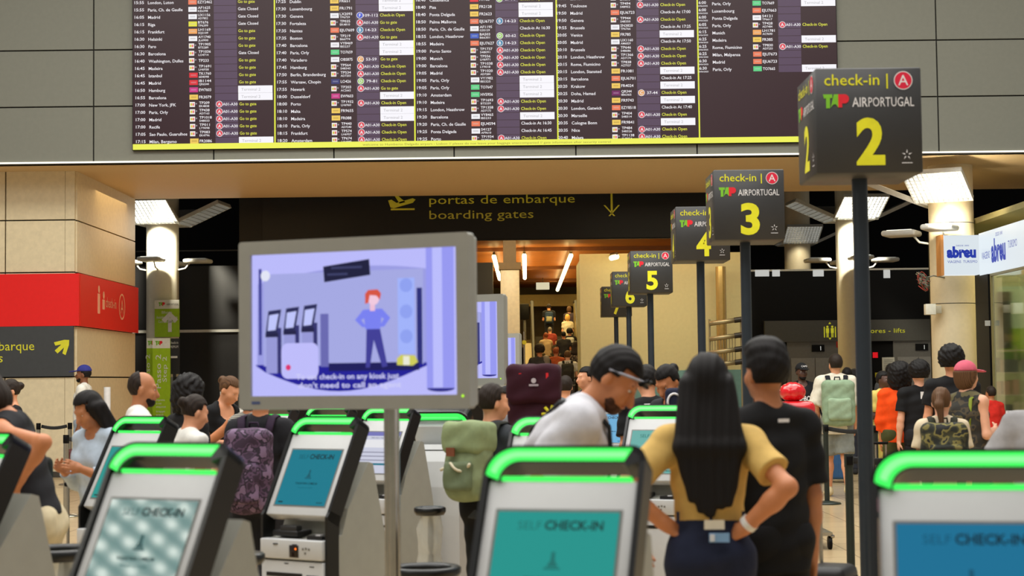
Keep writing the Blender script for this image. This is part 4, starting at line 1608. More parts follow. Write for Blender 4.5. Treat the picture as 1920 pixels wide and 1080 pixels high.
# green step posters round the left column
def poster(px0, px1, py0, py1, D, label, kind):
    cxp = (px0 + px1) / 2
    p0, p1 = at(px0, py1, D), at(px1, py0, D)
    g = thing('step_poster', label, 'poster', ((p0.x + p1.x) / 2, D, 0), group='green step posters on the left column')
    wd, zt, zb = p1.x - p0.x, p1.z, p0.z
    hg = zt - zb
    if kind != 'arrow':
        zb = .02
    LIME = paint((158, 196, 20), .5)
    b = MB()
    b.box((0, .03, (zt + zb) / 2), (wd, .06, zt - zb), LIME)
    head = .16 * hg if kind != 'arrow' else .24 * hg
    b.rect(-wd / 2, zt - head, wd / 2, zt, -.002, paint((232, 232, 222), .5))
    b.build('board', g)
    b = MB()
    tap_logo(b, -wd * .34, zt - head * .68, head * .42, -.004)
    if kind == 'arrow':
        b.text('AIRPORTUGAL', -wd * .02, zt - head * .62, head * .22, -.004, paint((60, 60, 58), .5), width=wd * .5)
    b.build('airline_logo', g)
    b = MB()
    WT = SWHT
    Mr = lambda x, z: Matrix.Translation((x, -.004, z)) @ Matrix.Rotation(R(-90), 4, 'Y')
    if kind == 'arrow':
        b.text('Bilheteira', 0, zt - head - .12, .07, -.004, WT, align='c', width=wd * .42)
        b.text('Assistência ao Cliente', 0, zt - head - .24, .07, -.004, WT, align='c', width=wd * .86)
        b.text('Customer Service', 0, zt - head - .34, .06, -.004, WT, align='c', width=wd * .7)
        za = zb + .12
        b.rect(-.045 + wd * .12, za, .045 + wd * .12, za + .34, -.004, WT)
        b.poly([(wd * .12 - .2, za + .3), (wd * .12 - .12, za + .22), (wd * .12, za + .36), (wd * .12 + .12, za + .22), (wd * .12 + .2, za + .3), (wd * .12, za + .5)], -.0045, WT)
    elif kind == 'step':
        b.text('Passo 2', 0, 0, .13, 0, WT, Mr(-wd * .02, zt - head - .95), width=.8)
        b.text('Step 2', 0, 0, .10, 0, WT, Mr(wd * .3, zt - head - .80), width=.6)
        for k_, (dz, wf) in enumerate(((1.25, .5), (1.33, .3), (1.41, .55), (1.52, .5), (1.60, .4))):
            b.text(('Imprima', 'as suas', 'etiquetas', 'de bagagem', 'aqui')[k_], -wd * .3, zt - head - dz, .05, -.004, WT, width=wd * wf)
    else:
        b.text('Passo 2', 0, 0, .10, 0, WT, Mr(0, zt - head - .9), width=.75)
    b.build('lettering', g)
    return g


poster(290, 336, 562, 632, 41.53, 'green customer service poster with a white arrow on the left column', 'arrow')
poster(286, 319, 634, 752, 40.6, 'tall lime Step 2 poster at the foot of the left column', 'step')
poster(275, 287, 634, 752, 41.0, 'narrow edge-on lime poster left of the Step 2 poster', 'edge')
b = MB()
p = at(327, 668, 41.2)
b.box((p.x, 41.2, p.z), (.26, .06, .86), paint((44, 44, 50), .5))
b.text('check-in', p.x - .1, p.z + .3, .06, 41.165, SWHT, width=.2)
b.text('PREMIUM', p.x - .1, p.z + .2, .06, 41.165, SWHT, width=.2)
b.box((p.x, 41.16, p.z - .02), (.16, .01, .05), SWHT)
b.cyl((p.x, 41.22, 0), (p.x, 41.22, p.z - .4), .04, paint((44, 44, 50), .5), seg=10)
tag(b.build('premium_sign'), 'small dark check-in premium sign beside the lime poster', 'sign')
b = MB()
p = at(328, 722, 41.0)
b.box((p.x, 41.3, p.z / 2), (.3, .2, p.z + .4), paint((140, 142, 136), .45), r=.02)
b.box((p.x - .03, 41.19, p.z + .1), (.08, .02, .2), SLOT)
tag(b.build('service_cabinet'), 'grey upright service cabinet under the premium sign', 'cabinet')
# white post sticking up near the left wall
b = MB()
p = at(201, 735, 27.6)
b.cyl((p.x, 27.6, 0), (p.x, 27.6, p.z + .08), .055, SWHT, seg=16)
tag(b.build('white_bollard'), 'short white bollard by the cream wall, right of the man in the blue cap', 'bollard')

# stair railing before the tan wall
p = at(1361, 640, 35.6)
g = thing('stair_railing', 'steel stair railing ends with dark caps in front of the tan wall', 'railing', (p.x, 35.6, 0))
BR = paint((160, 150, 118), .3, metal=.6)
b = MB()
for s in (-.33, .33):
    b.cyl((s, .06, 0), (s, .06, ZZ(598, 35.6, 1361)), .022, BR, seg=10)
b.build('upright', g)
for z_ in (604, 633, 659, 683):
    b = MB()
    zz = ZZ(z_, 35.6, 1361)
    b.tube([(-.34, 0, zz - .03), (.3, 0, zz + .05)], .05, BR, seg=12)
    b.cyl((.18, 0, zz + .035), (.36, 0, zz + .058), .058, paint((30, 28, 24), .4), seg=14)
    b.build('rail', g)
b = MB()
for i in range(9):
    b.cyl((-.28 + i * .06, .05, ZZ(683, 35.6, 1361)), (-.28 + i * .06, .05, ZZ(633, 35.6, 1361)), .008, BR, seg=6)
b.build('baluster_set', g)
b = MB()
p = at(1352, 560, 36.4)
b.cyl((p.x, 36.4, 0), (p.x, 36.4, ZZ(500, 36.4, 1352)), .11, paint((176, 146, 84), .25, metal=.5), seg=24)
tag(b.build('steel_post'), 'thick brassy steel post in front of the tan wall', 'post')

# ------------------------------------------------------------------ escalator
EX = XX(1046, 41)
EY = 39.8
g = thing('escalator', 'crowded escalator rising away beyond the gate opening', 'escalator', (EX, EY, 0))
SL = math.tan(R(30))
b = MB()
for i in range(12):
    b.box((0, .4 * i + .7, .4 * i * SL + .02 - .4), (1.0, .4, 1.08), paint((70, 66, 56), .5, metal=.3))
b.build('step_run', g)
for s, nm in ((-1, 'l'), (1, 'r')):
    b = MB()
    top = [(0, .95), (.6, .95), (5.2, .95 + 4.6 * SL), (6.2, .95 + 4.6 * SL)]
    bot = [(0, 0), (.9, .0), (5.4, 4.4 * SL), (6.2, 4.4 * SL)]
    MYs = Matrix(((0, 1, 0, 0), (1, 0, 0, 0), (0, 0, 1, 0), (0, 0, 0, 1)))
    b.prism(bot + top[::-1], s * .58 - .03, s * .58 + .03, paint((160, 146, 96), .3, metal=.4), MYs)
    b.prism([(0, 0), (.9, 0), (5.3, 4.4 * SL), (6.2, 4.4 * SL), (6.2, 0)], s * .7 - .1, s * .7 + .1, paint((120, 106, 64), .35, metal=.4), MYs)
    b.build('balustrade', g, fixn=True)
    b = MB()
    b.tube([(s * .58, 0, .5), (s * .58, -.12, .75), (s * .58, 0, .97), (s * .58, .6, .98), (s * .58, 5.2, .98 + 4.6 * SL), (s * .58, 6.3, .98 + 4.6 * SL)], (.04, .03), BLACK)
    b.build('handrail', g)
structure_floor = MB()
structure_floor.box((EX, EY + 14.8, 4.4 * SL), (6, 18.0, .2), paint((110, 92, 50), .5))
structure(structure_floor.build('floor_upper'))
b = MB()
p = at(981, 690, 39.9)
b.box((p.x, 39.7, .9), (.62, .12, 1.8), paint((226, 214, 180), .5), r=.01)
tag(b.build('partition_board'), 'pale solid partition board at the left foot of the escalator', 'panel')
b = MB()
p = at(983, 642, 39.2)
b.cyl((p.x, 39.2, 0), (p.x, 39.2, p.z + .25), .02, CHROME, seg=8)
b.disc(p.x, p.z, .05, 39.17, paint((200, 190, 30), .5))
tag(b.build('marker_post'), 'thin steel post with a small yellow disc left of the escalator', 'post')

# unseen lattice lamp at the left, added for its reflection in the kiosk screen
g = thing('reflector_lamp', 'lattice lamp high on the left of the hall, mirrored in the glaring kiosk screen', 'lamp', (0, 0, 0), group='reflector lamps on the hall columns')
kp = Vector((at(280, 1000, 5.1).x, 5.1, at(280, 1000, 5.1).z))
nn = Vector((-math.sin(R(28)) * math.cos(KT), -math.cos(R(28)) * math.cos(KT), math.sin(KT)))
vv = (CP - kp).normalized()
rr = 2 * nn.dot(vv) * nn - vv
lc = kp + rr * 7.0
g.location = (lc.x, lc.y, 0)
ML = Matrix.Translation((0, 0, lc.z)) @ (rr.to_track_quat('Z', 'Y').to_matrix().to_4x4())
b = MB()
b.box((0, 0, .05), (1.3, 1.3, .03), paint((200, 200, 195), .4), ML)
for i in range(9):
    for j in range(9):
        b.disc(-.56 + i * .14, 0, .034, 0, glow((255, 252, 240), 30), ML @ Matrix.Translation((0, -.56 + j * .14, .03)) @ Matrix.Rotation(R(-90), 4, 'X'), 10)
p = b.build('reflector_panel', g)
b = MB()
for i in range(10):
    b.box((-.63 + i * .14, 0, 0), (.02, 1.28, .05), LOUV, ML)
    b.box((0, -.63 + i * .14, 0), (1.28, .02, .05), LOUV, ML)
b.build('louvre', p)
b = MB()
b.cyl((0, 0, 0), (0, 0, lc.z + .1), .06, SPOLE, M=Matrix.Translation((-.9, .1, 0)))
b.tube([(-.9, .1, lc.z), (-.4, .05, lc.z + .15), (-.05, 0, lc.z + .08)], .04, SPOLE)
b.build('mast', g)

# ------------------------------------------------------------------ people: one smooth skin per body, grown from blended limbs
V3 = lambda *a: np.array(a, np.float32)


class Field:
    def __init__(self):
        self.p = []

    def cone(self, a, b, r0, r1=None, k=.03, flat0=False, flat1=False):
        self.p.append(('c', np.array(a, np.float32), np.array(b, np.float32), r0, r0 if r1 is None else r1, k, flat0, flat1))
        return self

    def ell(self, c, r, k=.03, rot=None):
        self.p.append(('e', np.array(c, np.float32), np.array(r, np.float32), None if rot is None else np.array(rot, np.float32), k))
        return self

    def rbox(self, c, h, r, k=.02, rot=None):
        self.p.append(('b', np.array(c, np.float32), np.array(h, np.float32), r, None if rot is None else np.array(rot, np.float32), k))
        return self

    def bounds(self):
        lo, hi = np.full(3, 9e9), np.full(3, -9e9)
        for q in self.p:
            if q[0] == 'c':
                r = max(q[3], q[4])
                l, h = np.minimum(q[1], q[2]) - r, np.maximum(q[1], q[2]) + r
            elif q[0] == 'e':
                m = q[2].max() if q[3] is not None else q[2]
                l, h = q[1] - m, q[1] + m
            else:
                m = np.linalg.norm(q[2]) if q[4] is not None else q[2]
                l, h = q[1] - m, q[1] + m
            lo, hi = np.minimum(lo, l), np.maximum(hi, h)
        return lo, hi

    def mesh(self, vox, post=None):
        lo, hi = self.bounds()
        lo = lo - 3 * vox - .01
        n = np.ceil((hi + 3 * vox + .01 - lo) / vox).astype(int) + 1
        D = np.full(n, .2, np.float32)
        ax = [(lo[i] + vox * np.arange(n[i])).astype(np.float32) for i in range(3)]
        for q in self.p:
            k = q[5] if q[0] in 'cb' else q[4]
            if q[0] == 'c':
                r = max(q[3], q[4])
                l, h = np.minimum(q[1], q[2]) - r, np.maximum(q[1], q[2]) + r
            elif q[0] == 'e':
                m = q[2].max() if q[3] is not None else q[2]
                l, h = q[1] - m, q[1] + m
            else:
                m = np.linalg.norm(q[2]) if q[4] is not None else q[2]
                l, h = q[1] - m, q[1] + m
            pad = k + 3 * vox
            i0 = np.maximum(np.floor((l - pad - lo) / vox).astype(int), 0)
            i1 = np.minimum(np.ceil((h + pad - lo) / vox).astype(int) + 1, n)
            X = ax[0][i0[0]:i1[0], None, None]
            Y = ax[1][None, i0[1]:i1[1], None]
            Z = ax[2][None, None, i0[2]:i1[2]]
            if q[0] == 'c':
                a, b, r0, r1 = q[1], q[2], q[3], q[4]
                d = b - a
                L2 = float(d @ d) + 1e-9
                px, py, pz = X - a[0], Y - a[1], Z - a[2]
                t = (px * d[0] + py * d[1] + pz * d[2]) / L2
                tc = np.clip(t, 0, 1)
                sd = np.sqrt((px - tc * d[0]) ** 2 + (py - tc * d[1]) ** 2 + (pz - tc * d[2]) ** 2) - (r0 + tc * (r1 - r0))
                L = math.sqrt(L2)
                if q[6]:
                    sd = np.maximum(sd, -t * L)
                if q[7]:
                    sd = np.maximum(sd, (t - 1) * L)
            elif q[0] == 'e':
                px, py, pz = X - q[1][0], Y - q[1][1], Z - q[1][2]
                if q[3] is not None:
                    m = q[3]
                    px, py, pz = (m[0, 0] * px + m[1, 0] * py + m[2, 0] * pz, m[0, 1] * px + m[1, 1] * py + m[2, 1] * pz, m[0, 2] * px + m[1, 2] * py + m[2, 2] * pz)
                r = q[2]
                k0 = np.sqrt((px / r[0]) ** 2 + (py / r[1]) ** 2 + (pz / r[2]) ** 2)
                k1 = np.sqrt((px / r[0] ** 2) ** 2 + (py / r[1] ** 2) ** 2 + (pz / r[2] ** 2) ** 2) + 1e-9
                sd = k0 * (k0 - 1) / k1
            else:
                px, py, pz = X - q[1][0], Y - q[1][1], Z - q[1][2]
                if q[4] is not None:
                    m = q[4]
                    px, py, pz = (m[0, 0] * px + m[1, 0] * py + m[2, 0] * pz, m[0, 1] * px + m[1, 1] * py + m[2, 1] * pz, m[0, 2] * px + m[1, 2] * py + m[2, 2] * pz)
                r = q[3]
                qx, qy, qz = np.abs(px) - (q[2][0] - r), np.abs(py) - (q[2][1] - r), np.abs(pz) - (q[2][2] - r)
                sd = np.sqrt(np.maximum(qx, 0) ** 2 + np.maximum(qy, 0) ** 2 + np.maximum(qz, 0) ** 2) + np.minimum(np.maximum(qx, np.maximum(qy, qz)), 0) - r
            s = D[i0[0]:i1[0], i0[1]:i1[1], i0[2]:i1[2]]
            if k > 0:
                hh = np.maximum(k - np.abs(s - sd), 0) / k
                s[...] = np.minimum(s, sd) - hh * hh * k * .25
            else:
                s[...] = np.minimum(s, sd)
        if post is not None:
            D = post(D, ax[0][:, None, None], ax[1][None, :, None], ax[2][None, None, :]).astype(np.float32)
            D[[0, -1]] = .2
            D[:, [0, -1]] = .2
            D[:, :, [0, -1]] = .2
        return nets(D, lo, vox)


def nets(D, lo, vox):
    s = D < 0
    c = np.zeros(tuple(k - 1 for k in D.shape), np.int8)
    offs = [(i, j, k) for i in (0, 1) for j in (0, 1) for k in (0, 1)]
    sh = c.shape
    for i, j, k in offs:
        c += s[i:i + sh[0], j:j + sh[1], k:k + sh[2]]
    idx = np.argwhere((c > 0) & (c < 8))
    if not len(idx):
        return np.zeros((0, 3)), np.zeros((0, 4), int)
    acc = np.zeros((len(idx), 3))
    cnt = np.zeros(len(idx))
    for a in offs:
        for axis in range(3):
            if a[axis]:
                continue
            b = list(a)
            b[axis] = 1
            ia = idx + a
            ib = idx + b
            da = D[ia[:, 0], ia[:, 1], ia[:, 2]]
            db = D[ib[:, 0], ib[:, 1], ib[:, 2]]
            m = (da < 0) != (db < 0)
            t = np.where(m, da / np.where(m, da - db, 1), 0)
            p = np.tile(np.array(a, float), (len(idx), 1))
            p[:, axis] += t
            acc += p * m[:, None]
            cnt += m
    v = (idx + acc / cnt[:, None]) * vox + lo
    vid = np.full(sh, -1, np.int64)
    vid[idx[:, 0], idx[:, 1], idx[:, 2]] = np.arange(len(idx))
    quads = []
    for axis in range(3):
        u, w = (axis + 1) % 3, (axis + 2) % 3
        sl0 = [slice(None)] * 3
        sl1 = [slice(None)] * 3
        sl0[axis] = slice(0, -1)
        sl1[axis] = slice(1, None)
        ch = np.argwhere(s[tuple(sl0)] != s[tuple(sl1)])
        ch = ch[(ch[:, u] > 0) & (ch[:, w] > 0) & (ch[:, u] < D.shape[u] - 1) & (ch[:, w] < D.shape[w] - 1)]
        ins = s[ch[:, 0], ch[:, 1], ch[:, 2]]
        eu, ew = np.zeros(3, int), np.zeros(3, int)
        eu[u] = 1
        ew[w] = 1
        g = lambda q: vid[q[:, 0], q[:, 1], q[:, 2]]
        q = np.stack([g(ch - eu - ew), g(ch - ew), g(ch), g(ch - eu)], 1)
        q[~ins] = q[~ins][:, ::-1]
        quads.append(q)
    return v, np.concatenate(quads)


def fast_mesh(name, chunks, parent=None):
    """chunks: list of (verts, quads, material)"""
    me = bpy.data.meshes.new(name)
    V = np.concatenate([c[0] for c in chunks]).astype(np.float32)
    Q, mi, mats, o = [], [], [], 0
    for v, q, m in chunks:
        if m not in mats:
            mats.append(m)
        Q.append(q + o)
        mi.append(np.full(len(q), mats.index(m)))
        o += len(v)
    Q = np.concatenate(Q)
    mi = np.concatenate(mi)
    me.vertices.add(len(V))
    me.vertices.foreach_set('co', V.ravel())
    me.loops.add(Q.size)
    me.loops.foreach_set('vertex_index', Q.ravel().astype(np.int32))
    me.polygons.add(len(Q))
    me.polygons.foreach_set('loop_start', (np.arange(len(Q)) * 4).astype(np.int32))
    me.polygons.foreach_set('material_index', mi.astype(np.int32))
    me.polygons.foreach_set('use_smooth', np.ones(len(Q), bool))
    for m in mats:
        me.materials.append(m)
    me.update(calc_edges=True)
    return link(name, me, parent)


def rotx(a):
    c, s = math.cos(R(a)), math.sin(R(a))
    return np.array([[1, 0, 0], [0, c, -s], [0, s, c]])


def roty(a):
    c, s = math.cos(R(a)), math.sin(R(a))
    return np.array([[c, 0, s], [0, 1, 0], [-s, 0, c]])


def rotz(a):
    c, s = math.cos(R(a)), math.sin(R(a))
    return np.array([[c, -s, 0], [s, c, 0], [0, 0, 1]])


def unit(v):
    v = np.array(v, float)
    return v / np.linalg.norm(v)


ARM = {'down': ((.16, .04, -1), (.06, -.16, -1)),
       'bent': ((.16, .02, -1), (-.35, -.9, .15)),
       'phone': ((.12, -.25, -1), (-.35, -.8, .5)),
       'fwd': ((.1, -.8, -.7), (-.05, -1, -.1)),
       'hip': ((.80, .22, -.68), (-.86, -.22, -.66)),
       'back': ((.1, .5, -1), (.05, -.1, -1)),
       'rail': ((.3, -.5, -.9), (.1, -1, .1)),
       'reach': ((.1, -.75, -.8), (0, -.9, -.45)),
       'strap': ((.25, -.1, -1), (-.5, -.55, .9))}
SKIN = {'light': (214, 150, 112), 'tan': (196, 126, 82), 'olive': (178, 116, 76), 'brown': (124, 76, 48), 'dark': (78, 48, 34), 'pale': (226, 168, 136)}
HAIRC = {'black': (16, 13, 12), 'dark': (34, 25, 19), 'brown': (78, 54, 34), 'blond': (190, 150, 84), 'grey': (120, 112, 104), 'red': (120, 60, 34), 'stubble': (66, 42, 30)}


def hair_mat(c):
    name = 'hair_' + c
    if name in _M:
        return _M[name]
    m = stripes(name, HAIRC[c], tuple(int(v * 1.25 + 2) for v in HAIRC[c]), 26, 'X')
    b = m.node_tree.nodes['Principled BSDF']
    b.inputs['Roughness'].default_value = .62
    b.inputs['Specular IOR Level'].default_value = .22
    w = [n for n in m.node_tree.nodes if n.type == 'TEX_WAVE'][0]
    w.inputs['Distortion'].default_value = 3
    return m


def cloth(c, tag_=''):
    return c if isinstance(c, bpy.types.Material) else mat('cloth_%d_%d_%d' % c, c, .82, var=.10, scale=18, bump=.15, spec=.25)


def person(name_label, px, D, ytop=None, h=None, yaw=180, lean=0, tilt=0, twist=0, hp=0, hy=0, hr=0, arms=('down', 'down'), legs='stand', skin='light',
           hair=('short', 'dark'), top=None, bottom=None, shoes=(40, 40, 42), female=False, cap=None, beard=None, vox=None, z0=0.0, bulk=1.0, glasses=False,
           group=None, extra=None, sit=False, wide=1.0):
    """legs are on the floor at z0; yaw 0 faces the camera, 180 away, 90 to the right of the photo"""
    if ytop is not None:
        P = at(px, ytop, D)
        x = P.x
        if h is None:
            h = P.z - z0
    else:
        x = XX(px, D, 720)
    s = h / 1.765
    g = thing('person', name_label, 'person', (x, D, z0), R(yaw), group)
    if vox is None:
        vox = .0075 if D < 9 else .010 if D < 14 else .013 if D < 22 else .017 if D < 30 else .022
    fine = vox < .0095
    sk = mat('skin_' + skin, SKIN[skin], .5, var=.06, scale=20)
    sh = (.158 if female else .182) * bulk ** .5
    # ---- joints (metres at height 1.765, facing -Y)
    TR = rotx(lean) @ roty(tilt) @ rotz(twist)
    pel = np.array([0, 0, .95])

    def T(p):
        return (pel + TR @ (np.array(p, float) - pel)) * s
    HR = TR @ rotz(hy) @ rotx(hp) @ roty(hr)
    nk = np.array([0, .012, 1.50])

    def H(p):
        q = np.array(p, float) - nk
        return (pel + TR @ (nk - pel) + HR @ q) * s
    body = Field()
    wz = (.135 if female else .150) * bulk
    parts = []          # torso prims in torso frame: (kind, args)

    def torso(fl, o=0.0, k=.05, drape=0.0):
        TRl = TR
        fl.ell(T((0, .005, 1.30)), np.array([(.150 if female else .172) * bulk + o, .105 * bulk + o, .19 + o]) * s, k, TRl)
        fl.ell(T((0, -.005, 1.10)), np.array([wz + o, .098 * bulk + o, .17 + o]) * s, k, TRl)
        fl.ell(T((0, .01, .95)), np.array([(.168 if female else .158) * bulk + o, .118 * bulk + o, .13 + o]) * s, k, TRl)
        for q in (-1, 1):
            fl.cone(T((q * .05, .02, 1.455)), T((q * sh, .012, 1.415)), (.052 + o) * s, (.055 + o) * s, k)
            if female:
                fl.ell(T((q * .075, -.085, 1.285)), np.array([.062 + o, .055 + o, .06 + o]) * s, k, TRl)
        if drape:
            fl.cone(T((0, .005, 1.28)), T((0, .005, 1.28 - drape)), (.120 * bulk + o) * s, (.128 * bulk + o) * s, k)
            for q in (-1, 1):
                fl.cone(T((q * .06, .005, 1.30)), T((q * .075, .005, 1.28 - drape)), (.092 * bulk + o) * s, (.098 * bulk + o) * s, k)
    torso(body)
    # neck and head
    body.cone(T((0, .02, 1.45)), H((0, .012, 1.57)), .056 * s, .052 * s, .03)
    body.ell(H((0, .012, 1.665)), np.array([.074, .094, .098]) * s, .02, HR)
    body.ell(H((0, -.032, 1.595)), np.array([.056, .060, .066]) * s, .035, HR)
    body.ell(H((0, -.066, 1.556)), np.array([.024, .022, .018]) * s, .03, HR)
    body.cone(H((0, -.088, 1.652)), H((0, -.112, 1.606)), .009 * s, .0155 * s, .016)
    body.cone(H((-.035, -.078, 1.668)), H((.035, -.078, 1.668)), .012 * s, .012 * s, .02)
    for q in (-1, 1):
        body.ell(H((q * .076, .014, 1.628)), np.array([.011, .020, .033]) * s, .008, HR)
        body.ell(H((q * .040, -.062, 1.615)), np.array([.022, .02, .02]) * s, .03, HR)
    body.ell(H((0, -.088, 1.578)), np.array([.022, .012, .010]) * s, .014, HR)
    # arms
    hands = []
    J = {}
    for qi, q in enumerate((-1, 1)):          # -1 is the person's right hand side
        spec = arms[qi]
        if isinstance(spec, str):
            spec = ARM[spec]
        u, f_ = [TR @ (unit(v) * np.array([q, 1, 1])) for v in spec[:2]]
        S0 = T((q * sh, .012, 1.415))
        E = S0 + u * .295 * s
        Wp = E + f_ * .255 * s
        bk = bulk ** .5
        body.cone(S0, E, .049 * s * bk * (.9 if female else 1), .040 * s * bk * (.92 if female else 1), .04)
        body.cone(E, E + (Wp - E) * .35, .040 * s * bk, .041 * s * bk, .02)
        body.cone(E + (Wp - E) * .3, Wp, .041 * s * bk, .027 * s, .02)
        J[q] = (S0, E, Wp)
        # hand: palm, four curled fingers, thumb
        hd = f_ if len(spec) < 3 else TR @ (unit(spec[2]) * np.array([q, 1, 1]))
        side = np.cross(hd, TR @ np.array([q * 1.0, 0, 0]))
        side = unit(side) if np.linalg.norm(side) > .25 else unit(np.cross(hd, TR @ np.array([0, 1.0, 0.0])))
        nrm = unit(np.cross(side, hd)) * 1.0
        inward = TR @ np.array([-q * 1.0, 0, 0])
        if nrm @ inward < 0:
            nrm = -nrm
        hand = Field()
        fs_ = s * (1.0 if not female else .92)
        pc = Wp + hd * .045 * fs_
        RM = np.stack([side, nrm, hd], 1)
        hand.cone(Wp - hd * .03 * s, Wp + hd * .02 * s, .026 * s, .026 * s, .02)
        hand.ell(pc, np.array([.040, .017, .050]) * fs_, .015, RM)
        for i, (o_, ln) in enumerate(((-.029, .066), (-.010, .076), (.010, .072), (.028, .056))):
            a = Wp + hd * .082 * fs_ + side * o_ * fs_
            b_ = a + unit(hd + nrm * .25 + side * o_ * 3) * ln * .5 * fs_
            c_ = b_ + unit(hd + nrm * .9) * ln * .55 * fs_
            hand.cone(a - hd * .02 * fs_, b_, .0092 * fs_, .0085 * fs_, .006)
            hand.cone(b_, c_, .0085 * fs_, .0068 * fs_, .004)
        ts = side * -.038
        a = Wp + hd * .028 * fs_ + ts * .7 * fs_
        b_ = a + unit(hd * .8 + ts * 16 + nrm * .5) * .042 * fs_
        hand.cone(a, b_, .0125 * fs_, .0105 * fs_, .008)
        hand.cone(b_, b_ + unit(hd + nrm * .5 + ts * 6) * .034 * fs_, .0105 * fs_, .008 * fs_, .004)
        hands.append(hand)
    # legs
    K = {}
    for qi, q in enumerate((-1, 1)):
        hipj = np.array([q * .088, .005, .92])
        knee = np.array([q * .095, -.012, .50])
        ank = np.array([q * .098, .022, .085])
        if legs == 'walk':
            st = q * .16
            knee = np.array([q * .09, -.03 - st * .6, .50])
            ank = np.array([q * .09, .03 - st * 1.3, .085 + (.05 if st < 0 else 0)])
        elif legs == 'wide':
            knee = np.array([q * .14, -.01, .50])
            ank = np.array([q * .19, .02, .085])
        elif legs == 'up' and q > 0:
            knee = np.array([q * .1, -.22, .68])
            ank = np.array([q * .1, -.2, .30])
        tm = 1.06 if female else 1.0
        hipj, knee, ank = hipj * s, knee * s, ank * s
        body.cone(hipj, knee, .086 * s * bulk * tm, .056 * s * bulk, .04)
        body.cone(knee, knee + (ank - knee) * .35, .054 * s * bulk, .056 * s * bulk, .03)
        body.cone(knee + (ank - knee) * .3 + np.array([0, .012, 0]) * s, ank, .055 * s * bulk, .036 * s, .03)
        toe = ank + np.array([q * .02, -.145, -.055]) * s
        body.cone(ank - np.array([0, -.02, .04]) * s, toe, .036 * s, .028 * s, .03)
        K[q] = (hipj, knee, ank, toe)
        if True:
            body.ell((hipj + np.array([0, .05, .03]) * s), np.array([.075, .07, .085]) * s * bulk, .04)

    # ---- skin mesh
    chunks = []
    if fine:
        for hnd in hands:
            body.p += hnd.p
        v, q_ = body.mesh(vox)
        chunks.append((v, q_, sk))
    else:
        v, q_ = body.mesh(vox)
        chunks.append((v, q_, sk))
        for hnd in hands:
            v, q_ = hnd.mesh(.0055 if D < 16 else .008)
            chunks.append((v, q_, sk))
    # eyes, brows, lips: coloured islands of the same body mesh
    ev = max(.0035, min(.006, vox * .5))
    eye, iris, lip, brow = Field(), Field(), Field(), Field()
    for q in (-1, 1):
        eye.ell(H((q * .031, -.0785, 1.647)), np.array([.0155, .008, .0072]) * s, 0, HR)
        iris.ell(H((q * .031, -.0845, 1.647)), np.array([.0062, .0045, .0066]) * s, 0, HR)
        brow.cone(H((q * .016, -.090, 1.668)), H((q * .048, -.078, 1.672)), .0042 * s, .0034 * s, 0)
    lip.ell(H((0, -.0965, 1.580)), np.array([.023, .007, .0085]) * s, 0, HR)
    HM = hair_mat(hair[1])
    lipc = tuple(int(a * .8 + b_ * .2) for a, b_ in zip(SKIN[skin], (170, 50, 50)))
    for fl, m in ((eye, paint((214, 204, 194), .3)), (iris, paint((26, 18, 14), .2)), (lip, paint(lipc, .5)), (brow, HM)):
        v, q_ = fl.mesh(ev)
        if len(q_):
            chunks.append((v, q_, m))
    fast_mesh('body', chunks, g)

    # ---- clothes
    wr = lambda X, Y, Z: (.004 * np.sin(X * 31 + Z * 17) * np.sin(Z * 23 + Y * 19) + .0025 * np.sin(Z * 61 + X * 13)) * s
    if top:
        tc = cloth(top['c'])
        fl = Field()
        o = top.get('o', .016 if not female else .012)
        hem = top.get('hem', .86)
        torso(fl, o, .05, 0 if top.get('fit') else max(.2, 1.28 - hem + .02))
        sl = top.get('sleeve', .62)
        for qi, q in enumerate((-1, 1)):
            S0, E, Wp = J[q]
            if sl <= 0:
                continue
            if sl <= 1:
                e = S0 + (E - S0) * sl
                fl.cone(S0, e, (.056 + o) * s * bulk ** .5, (.053 + o * 1.5) * s * bulk ** .5, .03, flat1=True)
            else:
                fl.cone(S0, E, (.056 + o) * s * bulk ** .5, (.046 + o) * s * bulk ** .5, .03)
                w2 = E + (Wp - E) * (sl - 1)
                fl.cone(E, w2, (.046 + o) * s * bulk ** .5, (.034 + o) * s, .03, flat1=True)
        up = TR @ np.array([0, 0, 1.0])
        hp_ = T((0, 0, hem))
        neck = T((0, -.02 if not top.get('v') else -.06, 1.475 if not top.get('v') else 1.44))
        nr = top.get('neck', .070) * s
        noarm = sl <= 0

        def post(Dd, X, Y, Z):
            Dd = Dd + wr(X, Y, Z)
            Dd = np.maximum(Dd, -((X - hp_[0]) * up[0] + (Y - hp_[1]) * up[1] + (Z - hp_[2]) * up[2]))
            nn = np.sqrt(((X - neck[0])) ** 2 + ((Y - neck[1]) * .9) ** 2 + ((Z - neck[2]) * .9) ** 2) - nr
            Dd = np.maximum(Dd, -nn)
            if noarm:
                for q in (-1, 1):
                    c_ = T((q * (sh + .055), 0, 1.40))
                    Dd = np.maximum(Dd, -(np.sqrt((X - c_[0]) ** 2 + (Y - c_[1]) ** 2 + ((Z - c_[2]) * .7) ** 2) - .085 * s))
            return Dd
        v, q_ = fl.mesh(vox, post)
        o_ = fast_mesh(top.get('name', 'shirt'), [(v, q_, tc)], g)
